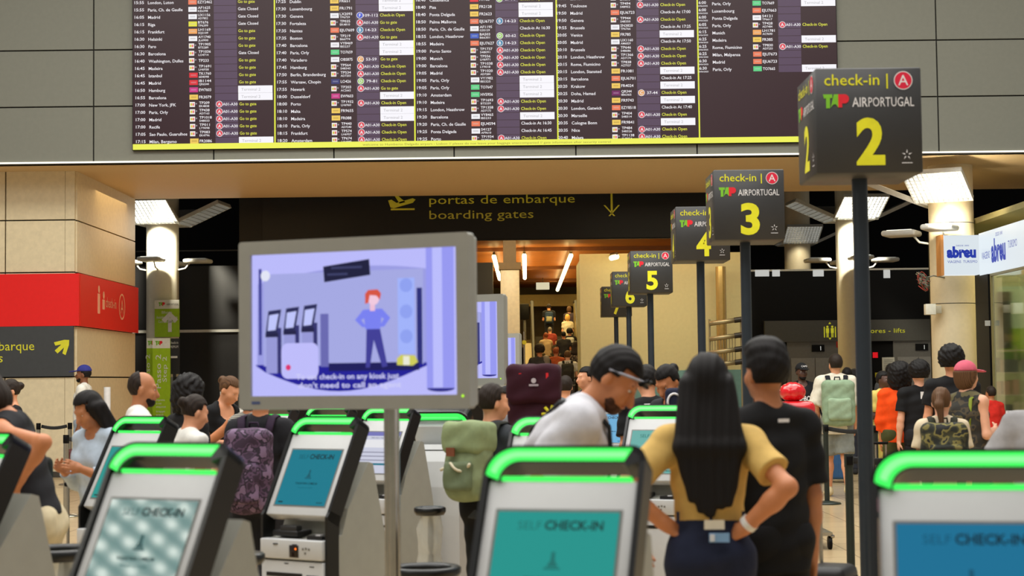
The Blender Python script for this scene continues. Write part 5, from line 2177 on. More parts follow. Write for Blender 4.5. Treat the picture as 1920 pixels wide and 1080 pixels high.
    if bottom:
        bc = cloth(bottom['c'])
        fl = Field()
        o = bottom.get('o', .014)
        waist = bottom.get('waist', 1.02)
        ln = bottom.get('len', 2.0)        # 1 = to the knee, 2 = to the ankle
        fl.ell(T((0, .01, .96)) * np.array([1, 1, 1]), np.array([(.170 if female else .160) * bulk + o, .120 * bulk + o, .14 + o]) * s, .05, TR)
        fl.ell(T((0, -.002, 1.08)), np.array([wz + o * .7, .100 * bulk + o * .7, .12]) * s, .05, TR)
        for q in (-1, 1):
            hipj, knee, ank, toe = K[q]
            fl.ell((hipj + np.array([0, .05, .03]) * s), np.array([.078 + o, .074 + o, .088 + o]) * s * bulk, .04)
            if bottom.get('skirt'):
                fl.cone(hipj, knee + (ank - knee) * (ln - 1) + np.array([-q * .03, 0, 0]) * s, .11 * s, .13 * s, .06, flat1=True)
            elif ln <= 1:
                fl.cone(hipj, hipj + (knee - hipj) * ln, (.089 + o) * s * bulk, (.070 + o * 1.6) * s * bulk, .03, flat1=True)
            else:
                fl.cone(hipj, knee, (.088 + o) * s * bulk, (.060 + o) * s * bulk, .03)
                a2 = knee + (ank - knee) * (ln - 1)
                fl.cone(knee, a2, (.060 + o) * s * bulk, (.046 + o * 1.5) * s * bulk, .03, flat1=True)
        up = TR @ np.array([0, 0, 1.0])
        wp_ = T((0, 0, waist))

        def post2(Dd, X, Y, Z):
            Dd = Dd + wr(X, Y, Z) * .8
            return np.maximum(Dd, (X - wp_[0]) * up[0] + (Y - wp_[1]) * up[1] + (Z - wp_[2]) * up[2])
        v, q_ = fl.mesh(vox, post2)
        fast_mesh(bottom.get('name', 'trousers' if ln > 1 else 'shorts'), [(v, q_, bc)], g)
    if shoes:
        for q in (-1, 1):
            fl = Field()
            hipj, knee, ank, toe = K[q]
            fl.cone(ank + np.array([0, .03, -.035]) * s, toe + np.array([0, -.02, .002]) * s, .046 * s, .038 * s, .02)
            fl.cone(ank + np.array([0, .012, .01]) * s, ank + np.array([0, .02, -.03]) * s, .044 * s, .048 * s, .02)
            zf = ank[2] - .085 * s
            v, q_ = fl.mesh(max(.009, vox), lambda Dd, X, Y, Z: np.maximum(Dd, zf + .002 - Z))
            fast_mesh('shoe', [(v, q_, cloth(shoes))], g)
    # ---- hair
    st = hair[0]
    if st != 'none':
        fl = Field()
        vol = {'short': .013, 'fade': .014, 'curly': .036, 'afro': .055, 'long': .016, 'bun': .010, 'ponytail': .011, 'bald': .007, 'quiff': .016, 'bob': .024, 'hood': .03}[st]
        fl.ell(H((0, .016, 1.672)), np.array([.075 + vol, .093 + vol, .097 + vol]) * s, .02, HR)
        ln = hair[2] if len(hair) > 2 else .35
        if st == 'quiff':
            fl.ell(H((0, -.01, 1.745)), np.array([.074, .092, .046]) * s, .04, HR)
        if st in ('curly', 'afro'):
            fl.ell(H((0, .03, 1.70)), np.array([.085 + vol, .09 + vol, .085 + vol]) * s, .03, HR)
            if female:
                fl.ell(H((0, .05, 1.60)), np.array([.085 + vol, .075 + vol * .6, .10 + vol]) * s, .04, HR)
        tail = None
        if st == 'long':
            # hair falls along the back: head frame at the top, hanging straight down lower
            a = H((0, .055, 1.66))
            bk = T((0, .125 if not female else .115, 1.40))
            e = T((0, .13, 1.50 - ln))
            for dx in (-.075, -.04, 0, .04, .075):
                hx = H((dx, .06, 1.64))
                m1 = bk + TR @ np.array([dx * 1.45, 0, 0]) * s
                e1 = e + TR @ np.array([dx * (.95 if ln > .3 else 1.2), .0, .05 * abs(dx) / .075 * (1 if ln > .3 else .2) + .02 * math.sin(dx * 90)]) * s
                fl.cone(hx, m1, .040 * s, .036 * s, .03)
                fl.cone(m1, e1, .034 * s, .020 * s, .022)
            for q in (-1, 1):
                hx, m1 = H((q * .07, .0, 1.66)), T((q * .10, .03, 1.46))
                fl.cone(hx, m1, .034 * s, .03 * s, .03)
                if len(hair) > 3:
                    fl.cone(m1, T((q * .115, -.075, 1.30)), .030 * s, .022 * s, .03)
        if st == 'bob':
            fl.ell(H((0, .03, 1.60)), np.array([.092, .085, .09]) * s, .03, HR)
        if st == 'bun':
            fl.ell(H((0, .122, 1.685)), np.array([.042, .038, .042]) * s, .015, HR)
        if st == 'ponytail':
            p0_, p1_, p2_ = H((0, .11, 1.70)), H((0, .155, 1.62)), T((.01, .17, 1.50 - ln))
            fl.cone(p0_, p1_, .028 * s, .036 * s, .02)
            fl.cone(p1_, p2_, .036 * s, .016 * s, .02)
        c0 = H((0, .012, 1.66))
        fr = HR @ np.array([0, -1.0, 0])
        upv = HR @ np.array([0, 0, 1.0])
        rt = HR @ np.array([1.0, 0, 0])
        amp = {'curly': .012, 'afro': .012, 'hood': .001}.get(st, .003) * s
        frq = 95 if st in ('curly', 'afro') else 140
        hl = {'bald': .2}.get(st, .052)

        def posth(Dd, X, Y, Z):
            fx = (X - c0[0]) * fr[0] + (Y - c0[1]) * fr[1] + (Z - c0[2]) * fr[2]
            uz = (X - c0[0]) * upv[0] + (Y - c0[1]) * upv[1] + (Z - c0[2]) * upv[2]
            rx = (X - c0[0]) * rt[0] + (Y - c0[1]) * rt[1] + (Z - c0[2]) * rt[2]
            if st in ('curly', 'afro'):
                Dd = Dd + amp * (.6 * np.sin(X * 83 + Y * 47 + 2 * np.sin(Z * 31)) * np.sin(Z * 91 - X * 53 + Y * 29) + .5 * np.sin(Y * 127 + Z * 71) * np.sin(X * 113 - Z * 43))
            elif st in ('long', 'bob', 'ponytail'):
                Dd = Dd + amp * np.sin(rx * 150 + 1.5 * np.sin(uz * 7)) * np.sin(rx * 57 + uz * 3)
            else:
                Dd = Dd + amp * .7 * np.sin(X * 120 + Y * 60) * np.sin(Z * 110 + X * 50)
            # face opening
            face = np.maximum(np.maximum((.030 * s - fx) if st != 'bald' else (-.005 * s - fx - .25 * uz), (uz - hl * s)), np.abs(rx) - (.088 if st != 'hood' else .07) * s)
            if st in ('long', 'bob'):
                face = np.maximum(.020 * s - fx, np.maximum(uz - .058 * s, np.abs(rx) - .066 * s))
            Dd = np.maximum(Dd, -face)
            if st in ('short', 'fade', 'curly', 'bun', 'ponytail', 'quiff', 'afro') and not (female and st in ('curly', 'afro')):
                # around the ears and the nape
                cut = np.where(fx > -.012 * s, .0 * s - uz, (-.062 * s) - uz)
                if st == 'ponytail':
                    cut = np.where(fx > -.09 * s, cut, -1)
                Dd = np.maximum(Dd, cut)
            if cap:
                Dd = np.maximum(Dd, uz - .028 * s)
            if st == 'bald':
                Dd = np.maximum(Dd, np.where(fx > -.02 * s, .0 * s - uz, -.07 * s - uz))
            return Dd
        v, q_ = fl.mesh(max(.006, vox * .8), posth)
        if len(q_):
            fast_mesh('hair' if st != 'hood' else 'hood', [(v, q_, cloth(hair[3]) if st == 'hood' else HM)], g)
    if beard:
        fl = Field()
        fl.ell(H((0, -.034, 1.585)), np.array([.058, .0625, .060]) * s, .02, HR)
        fl.ell(H((0, -.068, 1.552)), np.array([.030, .028, .026]) * s, .03, HR)
        c0 = H((0, -.03, 1.60))
        upv = HR @ np.array([0, 0, 1.0])
        fr = HR @ np.array([0, -1.0, 0])

        def postb(Dd, X, Y, Z):
            uz = (X - c0[0]) * upv[0] + (Y - c0[1]) * upv[1] + (Z - c0[2]) * upv[2]
            fx = (X - c0[0]) * fr[0] + (Y - c0[1]) * fr[1] + (Z - c0[2]) * fr[2]
            Dd = np.maximum(Dd + .002 * np.sin(X * 170) * np.sin(Z * 160) * np.sin(Y * 150), np.where(fx > .035 * s, uz + .026 * s, uz + .010 * s - .25 * fx))
            return np.maximum(Dd, -fx - .03 * s)
        v, q_ = fl.mesh(max(.006, vox * .8), postb)
        if len(q_):
            fast_mesh('beard', [(v, q_, hair_mat(beard))], g)
    if cap:
        fl = Field()
        fl.ell(H((0, .016, 1.685)), np.array([.092, .110, .100]) * s, 0, HR)
        c0 = H((0, .01, 1.685))
        upv = HR @ np.array([0, 0, 1.0])
        v, q_ = fl.mesh(max(.006, vox * .8), lambda Dd, X, Y, Z: np.maximum(Dd, -((X - c0[0]) * upv[0] + (Y - c0[1]) * upv[1] + (Z - c0[2]) * upv[2])))
        b2 = Field()
        b2.ell(H((0, -.125, 1.688)), np.array([.072, .085, .010]) * s, 0, HR @ rotx(8))
        v2, q2 = b2.mesh(.006)
        fast_mesh('cap', [(v, q_, cloth(cap)), (v2, q2, cloth(cap))], g)
    if glasses:
        b = MB()
        for q in (-1, 1):
            b.tube([H((q * .012, -.100, 1.648)), H((q * .018, -.098, 1.634)), H((q * .045, -.092, 1.634)), H((q * .05, -.088, 1.655)), H((q * .018, -.1, 1.66)), H((q * .012, -.100, 1.648))], .003, BLACK, seg=5)
            b.tube([H((q * .05, -.088, 1.655)), H((q * .084, .01, 1.65))], .003, BLACK, seg=5)
        b.build('glasses', g)
    ctx = dict(g=g, T=T, H=H, TR=TR, HR=HR, J=J, K=K, s=s, vox=vox, yaw=yaw, x=x, D=D, z0=z0, sh=sh)
    if extra:
        extra(ctx)
    return ctx


def backpack(ctx, label, rgb, w_=.30, h_=.44, d_=.17, pocket=None, zc=1.20, top_lid=None, m=None, name='backpack', straps=(28, 28, 30), off=.0, lid_h=.12):
    """a bag on somebody's back: its own thing, standing where the back carries it"""
    T, s, TR = ctx['T'], ctx['s'], ctx['TR']
    g = thing(name, label, 'backpack', (ctx['x'], ctx['D'], ctx['z0']), R(ctx['yaw']))
    m = m or cloth(rgb)
    vx = max(.008, ctx['vox'])
    bm_ = rotx(-2)
    y0 = .130 + d_ / 2 + off
    fl = Field().rbox(T((0, y0, zc)), np.array([w_ / 2, d_ / 2, h_ / 2]) * s, .065 * s, .02, TR)
    fl.ell(T((0, y0 + .02, zc - .06)), np.array([w_ * .47, d_ * .58, h_ * .40]) * s, .04, TR)
    wob = lambda Dd, X, Y, Z: Dd + .006 * np.sin(X * 29 + Z * 21) * np.sin(Z * 25 - Y * 17)
    v, q_ = fl.mesh(vx, wob)
    fast_mesh('main_bag', [(v, q_, m)], g)
    pc = cloth(pocket) if pocket else m
    fl = Field().rbox(T((0, y0 + d_ * .55, zc - h_ * .14)), np.array([w_ * .36, d_ * .22, h_ * .24]) * s, .035 * s, .02, TR)
    v, q_ = fl.mesh(vx, wob)
    fast_mesh('front_pocket', [(v, q_, pc)], g)
    if top_lid:
        fl = Field().rbox(T((0, y0 + .01, zc + h_ / 2 - .01)), np.array([w_ * .52, d_ * .60, lid_h / 2]) * s, .05 * s, .02, TR)
        v, q_ = fl.mesh(vx, wob)
        fast_mesh('lid', [(v, q_, cloth(top_lid))], g)
    for q in (-1, 1):
        b = MB()
        sx = ctx['sh'] * .62
        pts = [T((q * sx * .8, .14, zc + h_ * .36)), T((q * sx, .09, 1.50)), T((q * sx, .0, 1.515)), T((q * sx, -.09, 1.46)), T((q * sx * 1.05, -.135, 1.34)), T((q * (sx + .045), -.10, 1.18)), T((q * (sx + .075), .02, 1.08)), T((q * w_ * .4, .14, zc - h_ * .38))]
        b.tube([Vector(p) for p in pts], (.030 * s, .007 * s), cloth(straps), seg=8, flat=(1, 0, 0))
        b.build('strap', g)
    b = MB()
    b.tube([Vector(T((-.035, .14, zc + h_ / 2 - .01))), Vector(T((-.03, .145, zc + h_ / 2 + .035))), Vector(T((.03, .145, zc + h_ / 2 + .035))), Vector(T((.035, .14, zc + h_ / 2 - .01)))], .009 * s, cloth(straps), seg=6)
    b.build('grab_handle', g)
    return g, y0


def held(ctx, side, name, label, cat, size, m, up=.02, turn=None):
    """a small slab in somebody's hand"""
    S0, E, Wp = ctx['J'][side]
    d = unit(Wp - E)
    p = Vector(Wp + d * .10) + Vector((0, -.01, up))
    o = thing(name, label, cat, (ctx['x'], ctx['D'], ctx['z0']), R(ctx['yaw']))
    b = MB()
    M = Matrix.Translation(p) @ Euler((R(-50), 0, 0)).to_matrix().to_4x4()
    b.box((0, 0, 0), size, m, M, r=.004, seg=1)
    b.build('body', o)
    b = MB()
    b.rect(-size[0] / 2 + .004, -size[2] / 2 + .006, size[0] / 2 - .004, size[2] / 2 - .006, size[1] / 2 + .001, glow((150, 160, 170), .5), M)
    b.build('screen', o)
    return o


CAMO = camo('camo_green', [(30, 34, 26), (58, 58, 36), (120, 112, 60), (24, 26, 24)], 11)
CAMOV = camo('camo_vest', [(40, 38, 32), (70, 60, 42), (30, 30, 28), (92, 84, 52)], 8)
PURP = camo('purple_print', [(54, 36, 56), (86, 62, 88), (40, 28, 44), (120, 96, 124)], 16)
PRINT = camo('dark_print', [(30, 28, 30), (90, 84, 70), (40, 36, 34), (170, 150, 120)], 20)
TANKS = stripes('grey_stripe', (170, 166, 152), (96, 94, 88), 24, 'Z')
DENIM = cloth((30, 36, 58))

# ---- the three people in the middle foreground
# woman in the yellow tee, seen from behind with hands on her hips


def yellow_extra(c):
    g, T, s = c['g'], c['T'], c['s']
    b = MB()
    b.box((0, 0, 0), (.075, .008, .034), paint((214, 206, 186), .6), Matrix.Translation(Vector(T((-.012, .150, 1.095)))))
    b.build('waist_label', g)
    b = MB()
    Mp = Matrix.Translation(Vector(T((-.03, .160, 1.045))))
    b.box((0, 0, 0), (.075, .008, .034), paint((120, 160, 200), .5), Mp)
    b.box((.026, .004, 0), (.018, .008, .026), paint((210, 214, 220), .5), Mp)
    b.build('pocket_patch', g)
    S0, E, Wp = c['J'][-1] if True else None
    for q in (-1,):
        S0, E, Wp = c['J'][q]
        a = E + (Wp - E) * .84
        b2 = E + (Wp - E) * .93
        b = MB()
        b.cyl(Vector(a), Vector(b2), .037 * s, paint((226, 224, 220), .4), seg=20)
        b.build('wristband', g)
    b = MB()
    for q in (-.13, .0, .13):
        b.box(Vector(T((q, .126 if q == 0 else .098, 1.12))), (.012, .010, .045), DENIM)
    b.build('belt_loop', g)


person('woman in yellow tee and jeans, hands on hips, long straight black hair down her back', 1325, 6.55, 668, yaw=176, hp=6, hy=-6, female=True, skin='tan',
       arms=(((.45, .62, -.54), (-.62, -.36, -.62), (-.8, -.45, -.5)), ((.66, .42, -.58), (-.70, -.30, -.58), (-.8, -.4, -.5))),
       hair=('long', 'black', .36), top=dict(c=(208, 172, 98), sleeve=.66, hem=1.10, fit=True, o=.012), bottom=dict(c=(30, 36, 58), waist=1.15, o=.012),
       shoes=(220, 218, 212), vox=.0062, extra=yellow_extra, bulk=.97)


def black_extra(c):
    b = MB()
    b.box(Vector(c['T']((0.0, .125, 1.445))), (.05, .006, .014), SWHT)
    b.build('neck_label', c['g'])


person('man in black tee and black trousers, seen from behind beside the woman in yellow', 1434, 6.95, 644, yaw=206, hy=-4, skin='olive', hair=('quiff', 'black'),
       arms=(((.10, .06, -1), (.04, -.12, -1)), ((.2, .02, -1), (-.2, -.5, -.9))), top=dict(c=(15, 15, 16), sleeve=.82, hem=.82, o=.016, name='shirt'),
       bottom=dict(c=(16, 16, 18), o=.022), shoes=(30, 30, 30), vox=.0068, bulk=.93, extra=black_extra)


def white_extra(c):
    g, T, H, s = c['g'], c['T'], c['H'], c['s']
    b = MB()
    pts = [(.12, .165, 1.12), (.01, .175, 1.32), (-.075, .12, 1.46), (-.10, .02, 1.515), (-.085, -.10, 1.46), (-.04, -.175, 1.33), (.03, -.195, 1.2), (.12, -.18, 1.05)]
    b.tube([Vector(T(p)) for p in pts], (.018, .006), cloth((30, 32, 34)), seg=8, flat=(1, 0, 0))
    b.build('shoulder_strap', g)
    b = MB()
    for q in (-1, 1):
        b.tube([Vector(H((q * .085, .03, 1.665))), Vector(H((q * .082, -.07, 1.70))), Vector(H((q * .02, -.115, 1.715)))], .006, paint((150, 150, 160), .2), seg=6)
        b.tube([Vector(H((q * .02, -.118, 1.72))), Vector(H((q * .05, -.112, 1.725))), Vector(H((q * .06, -.10, 1.70))), Vector(H((q * .02, -.118, 1.70)))], .008, BLACK, seg=6)
    b.build('sunglasses', g)


person('bearded man in white tee bending over a kiosk, sunglasses pushed up on his head', 992, 6.95, h=1.80, yaw=84, lean=27, hp=14, hy=-6, skin='tan', hair=('fade', 'black'), beard='stubble',
       arms=(((.10, .12, -1), (.05, -.75, -.55)), ((.1, -.45, -.9), (.0, -.95, -.35))), top=dict(c=(200, 200, 206), sleeve=.78, hem=.84, o=.028), bottom=dict(c=(34, 36, 42), len=1.0, o=.025),
       shoes=(210, 208, 204), vox=.0066, bulk=1.12, extra=white_extra)

# ---- left
c = person('woman in dark tank top with bare arm bent, hand on waist, at the left edge', 66, 8.1, h=1.72, yaw=-94, lean=16, hp=34, skin='tan', female=True, hair=('bob', 'dark'),
           arms=('down', ((.50, .86, -.42), (-.25, -.85, -.62))), top=dict(c=(30, 30, 34), sleeve=0, hem=.96), bottom=dict(c=(206, 192, 158), o=.02), shoes=(200, 190, 170), bulk=.86)
b = MB()
p = at(80, 890, 8.4)
b.box((p.x, 8.42, p.z), (.07, .14, .17), BLACK, r=.03, seg=3)
b.tube([(p.x - .02, 8.42, p.z + .09), (p.x - .1, 8.38, p.z + .22), (p.x - .2, 8.3, p.z + .3)], .008, BLACK)
for k in range(3):
    b.tube([(p.x + .02 + k * .012, 8.34, p.z - .06), (p.x + .03 + k * .02, 8.33, p.z - .16)], .004, BLACK, seg=5)
tag(b.build('handbag'), 'small black handbag with tassels at the elbow of the woman in the dark tank top', 'handbag')
person('woman in black off-shoulder top with hair tied up, against the cream wall', 22, 17, 712, yaw=-62, skin='light', female=True, hair=('bun', 'dark'),
       arms=('down', ((.3, .1, -1), (-.2, -.6, -.8))), top=dict(c=(20, 20, 22), sleeve=.45, hem=.9, neck=.12), bottom=dict(c=(40, 40, 44)), hp=8)
person('man in blue cap, white tee and denim shorts by the cream wall', 156, 26.4, 686, yaw=-88, skin='brown', cap=(50, 54, 130), hair=('short', 'black'), beard='black',
       arms=('down', 'down'), top=dict(c=(226, 222, 212), hem=.86), bottom=dict(c=(150, 162, 176), len=.9, o=.03), shoes=(50, 46, 42))
person('woman with long dark wavy hair looking down, light blue top, behind the left kiosks', 196, 10.6, 729, yaw=-34, lean=8, hp=20, skin='olive', female=True, hair=('long', 'black', .38, 1), hy=-8,
       arms=('phone', 'phone'), top=dict(c=(176, 190, 204), sleeve=1.7, hem=.9), bottom=dict(c=(50, 56, 76)))


def chain(c):
    b = MB()
    T = c['T']
    pts = [T((.072 * math.cos(a), .0 + .075 * math.sin(a), 1.475 + .02 * math.sin(a))) for a in np.linspace(0, 6.283, 20)]
    b.tube([Vector(p) for p in pts], .004, paint((210, 160, 60), .3, metal=.9), seg=5)
    b.build('necklace', c['g'])


person('balding bearded man in white tee with gold chain, in profile before the lime poster', 263, 11.6, 697, yaw=104, skin='olive', hair=('bald', 'dark'), beard='black', hp=8,
       arms=('bent', 'bent'), top=dict(c=(222, 220, 214), hem=.88), bottom=dict(c=(60, 64, 80)), extra=chain, bulk=1.05)


def headband(c):
    b = MB()
    H = c['H']
    b.tube([Vector(H((.098 * math.cos(a), .016, 1.672 + .118 * math.sin(a)))) for a in np.linspace(-.1, 3.24, 16)], (.012, .005), paint((226, 150, 140), .5), seg=8)
    b.build('headband', c['g'])


person('woman with big black ponytail, pink headband and lime bag strap', 352, 12.6, 712, yaw=140, skin='olive', female=True, hair=('curly', 'black'), hp=10,
       top=dict(c=(24, 24, 26), sleeve=.5, hem=.9), bottom=dict(c=(30, 30, 34)), arms=('bent', 'bent'), extra=headband)
person('young woman with tied back dark hair, earring and white tee', 356, 11.0, 740, yaw=128, hp=18, skin='light', female=True, hair=('bun', 'dark'),
       top=dict(c=(224, 222, 214), hem=.88), bottom=dict(c=(60, 66, 90)), arms=('bent', 'bent'))
person('woman in black v-neck dress with curly tied hair, looking down to the right', 407, 15.0, 702, yaw=62, hp=22, lean=8, skin='light', female=True, hair=('bun', 'brown'),
       top=dict(c=(18, 18, 20), sleeve=.6, hem=.85, v=True, neck=.11), bottom=dict(c=(18, 18, 20), skirt=True, len=1.2), arms=('bent', 'bent'))
person('person in pale hood with a lime badge, beyond the woman in the black dress', 430, 17.2, 722, yaw=12, skin='brown', female=True, hair=('hood', 'black', .3, (206, 200, 190)),
       top=dict(c=(196, 190, 180), sleeve=1.8, hem=.8), bottom=dict(c=(40, 40, 44)),
       extra=lambda c: MB().box(Vector(c['T']((0.03, -.15, 1.26))), (.09, .01, .12), paint((190, 214, 40), .5)).build('badge', c['g']))
person('woman in grey striped tank top with bare tanned shoulder, behind the monitor edge', 464, 13.2, h=1.58, yaw=160, skin='tan', female=True, hair=('bob', 'dark'), lean=6,
       arms=('bent', ((.75, .15, -.6), (.1, -1, -.25))), top=dict(c=TANKS, sleeve=0, hem=.9), bottom=dict(c=(46, 48, 56)), bulk=1.1)
c = person('person in white cap and shorts carrying the purple backpack', 489, 10.9, h=1.60, yaw=168, skin='tan', hair=('short', 'dark'), cap=(222, 218, 206),
           arms=('bent', 'bent'), top=dict(c=(30, 30, 34), hem=.9), bottom=dict(c=(36, 36, 40), len=.95, o=.03), shoes=(60, 50, 40))
backpack(c, 'purple patterned backpack worn left of the printer shelf kiosk', (70, 50, 74), w_=.32, h_=.58, d_=.20, zc=1.14, m=PURP, straps=(50, 36, 54))

# ---- centre
c = person('man carrying the olive backpack, dark hair, face turned to the right', 916, 10.2, 722, yaw=142, hy=-24, skin='light', hair=('short', 'dark'), lean=4,
           top=dict(c=(50, 54, 58), hem=.86), bottom=dict(c=(14, 14, 15), o=.03), arms=('bent', 'bent'))
c['x'] -= .0
gk, y0 = backpack(c, 'olive green backpack with leather patch and rope cord right of the second pole', (128, 140, 104), w_=.32, h_=.42, d_=.20, pocket=(104, 116, 88), zc=1.20, top_lid=(136, 150, 110), lid_h=.22, straps=(40, 42, 36))
b = MB()
T = c['T']
b.box(Vector(T((.05, y0 + .145, 1.30))), (.06, .01, .05), paint((120, 66, 40), .5))
b.build('leather_patch', gk)
b = MB()
b.tube([Vector(T((x_, y0 + .15 + .02 * math.cos(x_ * 40), 1.20 + .025 * math.sin(x_ * 34)))) for x_ in np.linspace(-.125, .125, 14)], .009, paint((206, 196, 168), .6), seg=6)
b.build('cord', gk)
person('woman with glasses and dark hair facing left, beyond the olive backpack', 948, 12.4, 726, yaw=-58, skin='light', female=True, hair=('ponytail', 'black', .2), glasses=True,
       top=dict(c=(60, 62, 70), hem=.9), bottom=dict(c=(40, 40, 46)))
c = person('hiker almost hidden by the tall maroon rucksack', 1003, 11.2, h=1.60, yaw=178, skin='tan', hair=('short', 'dark'),
           top=dict(c=(120, 120, 122), hem=.86), bottom=dict(c=(50, 50, 54), len=.95, o=.03), arms=('strap', 'strap'))
gk, y0 = backpack(c, 'tall maroon hiking rucksack with red loops and yellow flower charm', (52, 18, 30), w_=.37, h_=.72, d_=.24, pocket=(44, 15, 27), zc=1.36, top_lid=(54, 18, 31), lid_h=.28, straps=(60, 22, 36))
b = MB()
T = c['T']
for q in (-1, 1):
    b.box(Vector(T((q * .095, y0 + .15, 1.76))), (.016, .012, .05), paint((220, 30, 40), .5))
b.build('red_loop', gk)
b = MB()
b.disc(0, 0, .016, 0, paint((190, 180, 186), .5), Matrix.Translation(Vector(T((0, y0 + .162, 1.735)))) @ Matrix.Rotation(math.pi, 4, 'Z'))
b.rect(-.03, -.035, .03, -.022, 0, paint((170, 158, 166), .5), Matrix.Translation(Vector(T((0, y0 + .162, 1.735)))) @ Matrix.Rotation(math.pi, 4, 'Z'))
b.build('maker_badge', gk)
b = MB()
for k in range(7):
    a = k * 6.283 / 7
    o_ = Vector(T((-.115, y0 + .12, 1.50)))
    b.tube([o_, o_ + Vector((.03 * math.cos(a), .012, .03 * math.sin(a))), o_ + Vector((.055 * math.cos(a), .004, .055 * math.sin(a)))], .011, paint((226, 214, 30), .5), seg=6)
tag(b.build('flower_charm', gk), 'yellow flower charm')
person('dark haired person facing left between the maroon rucksack and the white tee man', 1098, 19, 689, yaw=-66, skin='light', hair=('short', 'black'), top=dict(c=(90, 90, 96)), bottom=dict(c=(40, 40, 44)))
person('man in black polo with thin white collar line, beyond the bending man', 1220, 12.6, 684, yaw=-160, hy=-14, hp=12, lean=6, skin='light', hair=('short', 'black'),
       top=dict(c=(17, 18, 20), hem=.86, sleeve=.7), bottom=dict(c=(26, 26, 30)), arms=(((.3, -.5, -.8), (.1, -.8, -.4)), 'bent'),
       extra=lambda c: MB().tube([Vector(c['T']((x_, .112 + .02 * math.cos(x_ * 14), 1.45))) for x_ in np.linspace(-.09, .09, 8)], .005, SWHT, seg=5).build('collar_line', c['g']))
c = person('woman with sleek dark bun looking down at her phone', 1268, 12.2, 678, yaw=-42, hp=30, lean=4, skin='tan', female=True, hair=('bun', 'black'), arms=('phone', 'phone'),
           top=dict(c=(40, 40, 44), sleeve=.4), bottom=dict(c=(40, 44, 60)))
held(c, -1, 'phone', 'phone held by the woman with the sleek dark bun', 'phone', (.075, .009, .15), paint((60, 50, 44), .4), .03)
b = MB()
p = at(1263, 738, 11.95)
gk = thing('small_backpack', 'small navy bag with white outline in front of the woman with the sleek bun', 'bag', (p.x, 11.95, 0))
b.box((0, 0, p.z - .06), (.12, .08, .2), cloth((30, 34, 54)), r=.035, seg=3)
b.build('bag_body', gk)
b = MB()
b.tube([(.046 * math.cos(a), -.042, p.z - .06 + .06 * math.sin(a)) for a in np.linspace(-.3, 3.44, 14)], .008, SWHT, seg=6)
b.tube([(.05, .0, p.z + .03), (.06, .12, p.z + .10), (.0, .2, p.z + .06)], .008, BLACK, seg=6)
b.build('piping', gk)

# ---- right


def nebor(c):
    b = MB()
    T = c['T']
    M = Matrix.Translation(Vector(T((.0, -.165, 1.22))))
    b.text('NEBOR', 0, 0, .075, 0, SWHT, M, align='c', width=.26, bold=.03)
    b.build('chest_print', c['g'])
    b = MB()
    b.text('CAPS', 0, 0, .025, 0, SWHT, Matrix.Translation(Vector(c['H']((0, -.118, 1.715)))), align='c', width=.09, bold=.02)
    b.build('cap_print', c['g'])


person('bearded man in black cap and black lettered tee facing the camera by the lift', 1503, 25.0, 682, yaw=8, skin='dark', cap=(24, 24, 26), beard='black', hair=('short', 'black'),
       arms=('bent', 'bent'), top=dict(c=(22, 22, 24), hem=.84), bottom=dict(c=(40, 42, 50)), extra=nebor)
c = person('man in white shirt and grey shorts walking away with the pale green backpack', 1566, 22.4, 665, yaw=176, skin='light', hair=('short', 'dark'), legs='walk',
           arms=(((.14, .06, -1), (.02, -.3, -1)), ((.25, .1, -1), (-.1, -.45, -.9))), top=dict(c=(216, 208, 190), sleeve=1.0, hem=.78, o=.03), bottom=dict(c=(130, 134, 128), len=.92, o=.03), shoes=(206, 190, 150), hy=12)
backpack(c, 'pale green backpack worn by the man in grey shorts', (136, 158, 130), w_=.40, h_=.56, d_=.20, pocket=(146, 168, 140), zc=1.17, straps=(24, 26, 32))
person('dark haired person just behind the right shoulder of the pale green backpacker', 1588, 27.5, 690, yaw=170, skin='tan', hair=('short', 'black'), top=dict(c=(40, 40, 44)), bottom=dict(c=(40, 42, 50)))
person('dark haired person in black partly hidden by the number 2 sign post', 1602, 29.0, 697, yaw=168, skin='olive', hair=('curly', 'black'), top=dict(c=(30, 30, 32)), bottom=dict(c=(40, 42, 50)))
person('heavy man in yellow polo with a crossbody strap', 1656, 22.8, 697, yaw=40, skin='dark', hair=('short', 'black'), bulk=1.2, arms=('bent', 'bent'), top=dict(c=(212, 190, 104), sleeve=.8, hem=.8), bottom=dict(c=(190, 172, 90)),
       extra=lambda c: MB().tube([Vector(c['T'](p)) for p in ((.13, .0, 1.48), (.05, -.17, 1.3), (-.08, -.19, 1.1), (-.19, -.05, .98))], .01, BLACK, seg=6).build('crossbody_strap', c['g']))
person('person with short dark hair barely seen above the woman in orange', 1670, 27, 683, yaw=170, skin='olive', hair=('short', 'black'), top=dict(c=(60, 60, 60)), bottom=dict(c=(40, 42, 50)))
person('woman in bright orange blouse with full black curly hair', 1686, 19.6, 688, yaw=172, skin='tan', female=True, hair=('afro', 'black'), bulk=1.2,
       arms=('down', 'down'), top=dict(c=(236, 76, 12), sleeve=1.5, hem=.86, o=.03), bottom=dict(c=(70, 72, 38), o=.03), shoes=(40, 38, 30))
person('man in black tee with white neck tag, next to the woman in orange', 1722, 19.2, 682, yaw=182, skin='pale', hair=('curly', 'black'), top=dict(c=(20, 20, 22), hem=.82, sleeve=.7), bottom=dict(c=(34, 34, 38)),
       extra=lambda c: MB().box(Vector(c['T']((0, .135, 1.40))), (.04, .006, .08), SWHT).build('neck_tag', c['g']))
person('tall man in black tee before the cream column, bushy black hair', 1783, 16.6, 655, yaw=168, skin='light', hair=('curly', 'black'), top=dict(c=(22, 22, 24), hem=.82), bottom=dict(c=(34, 34, 38)))
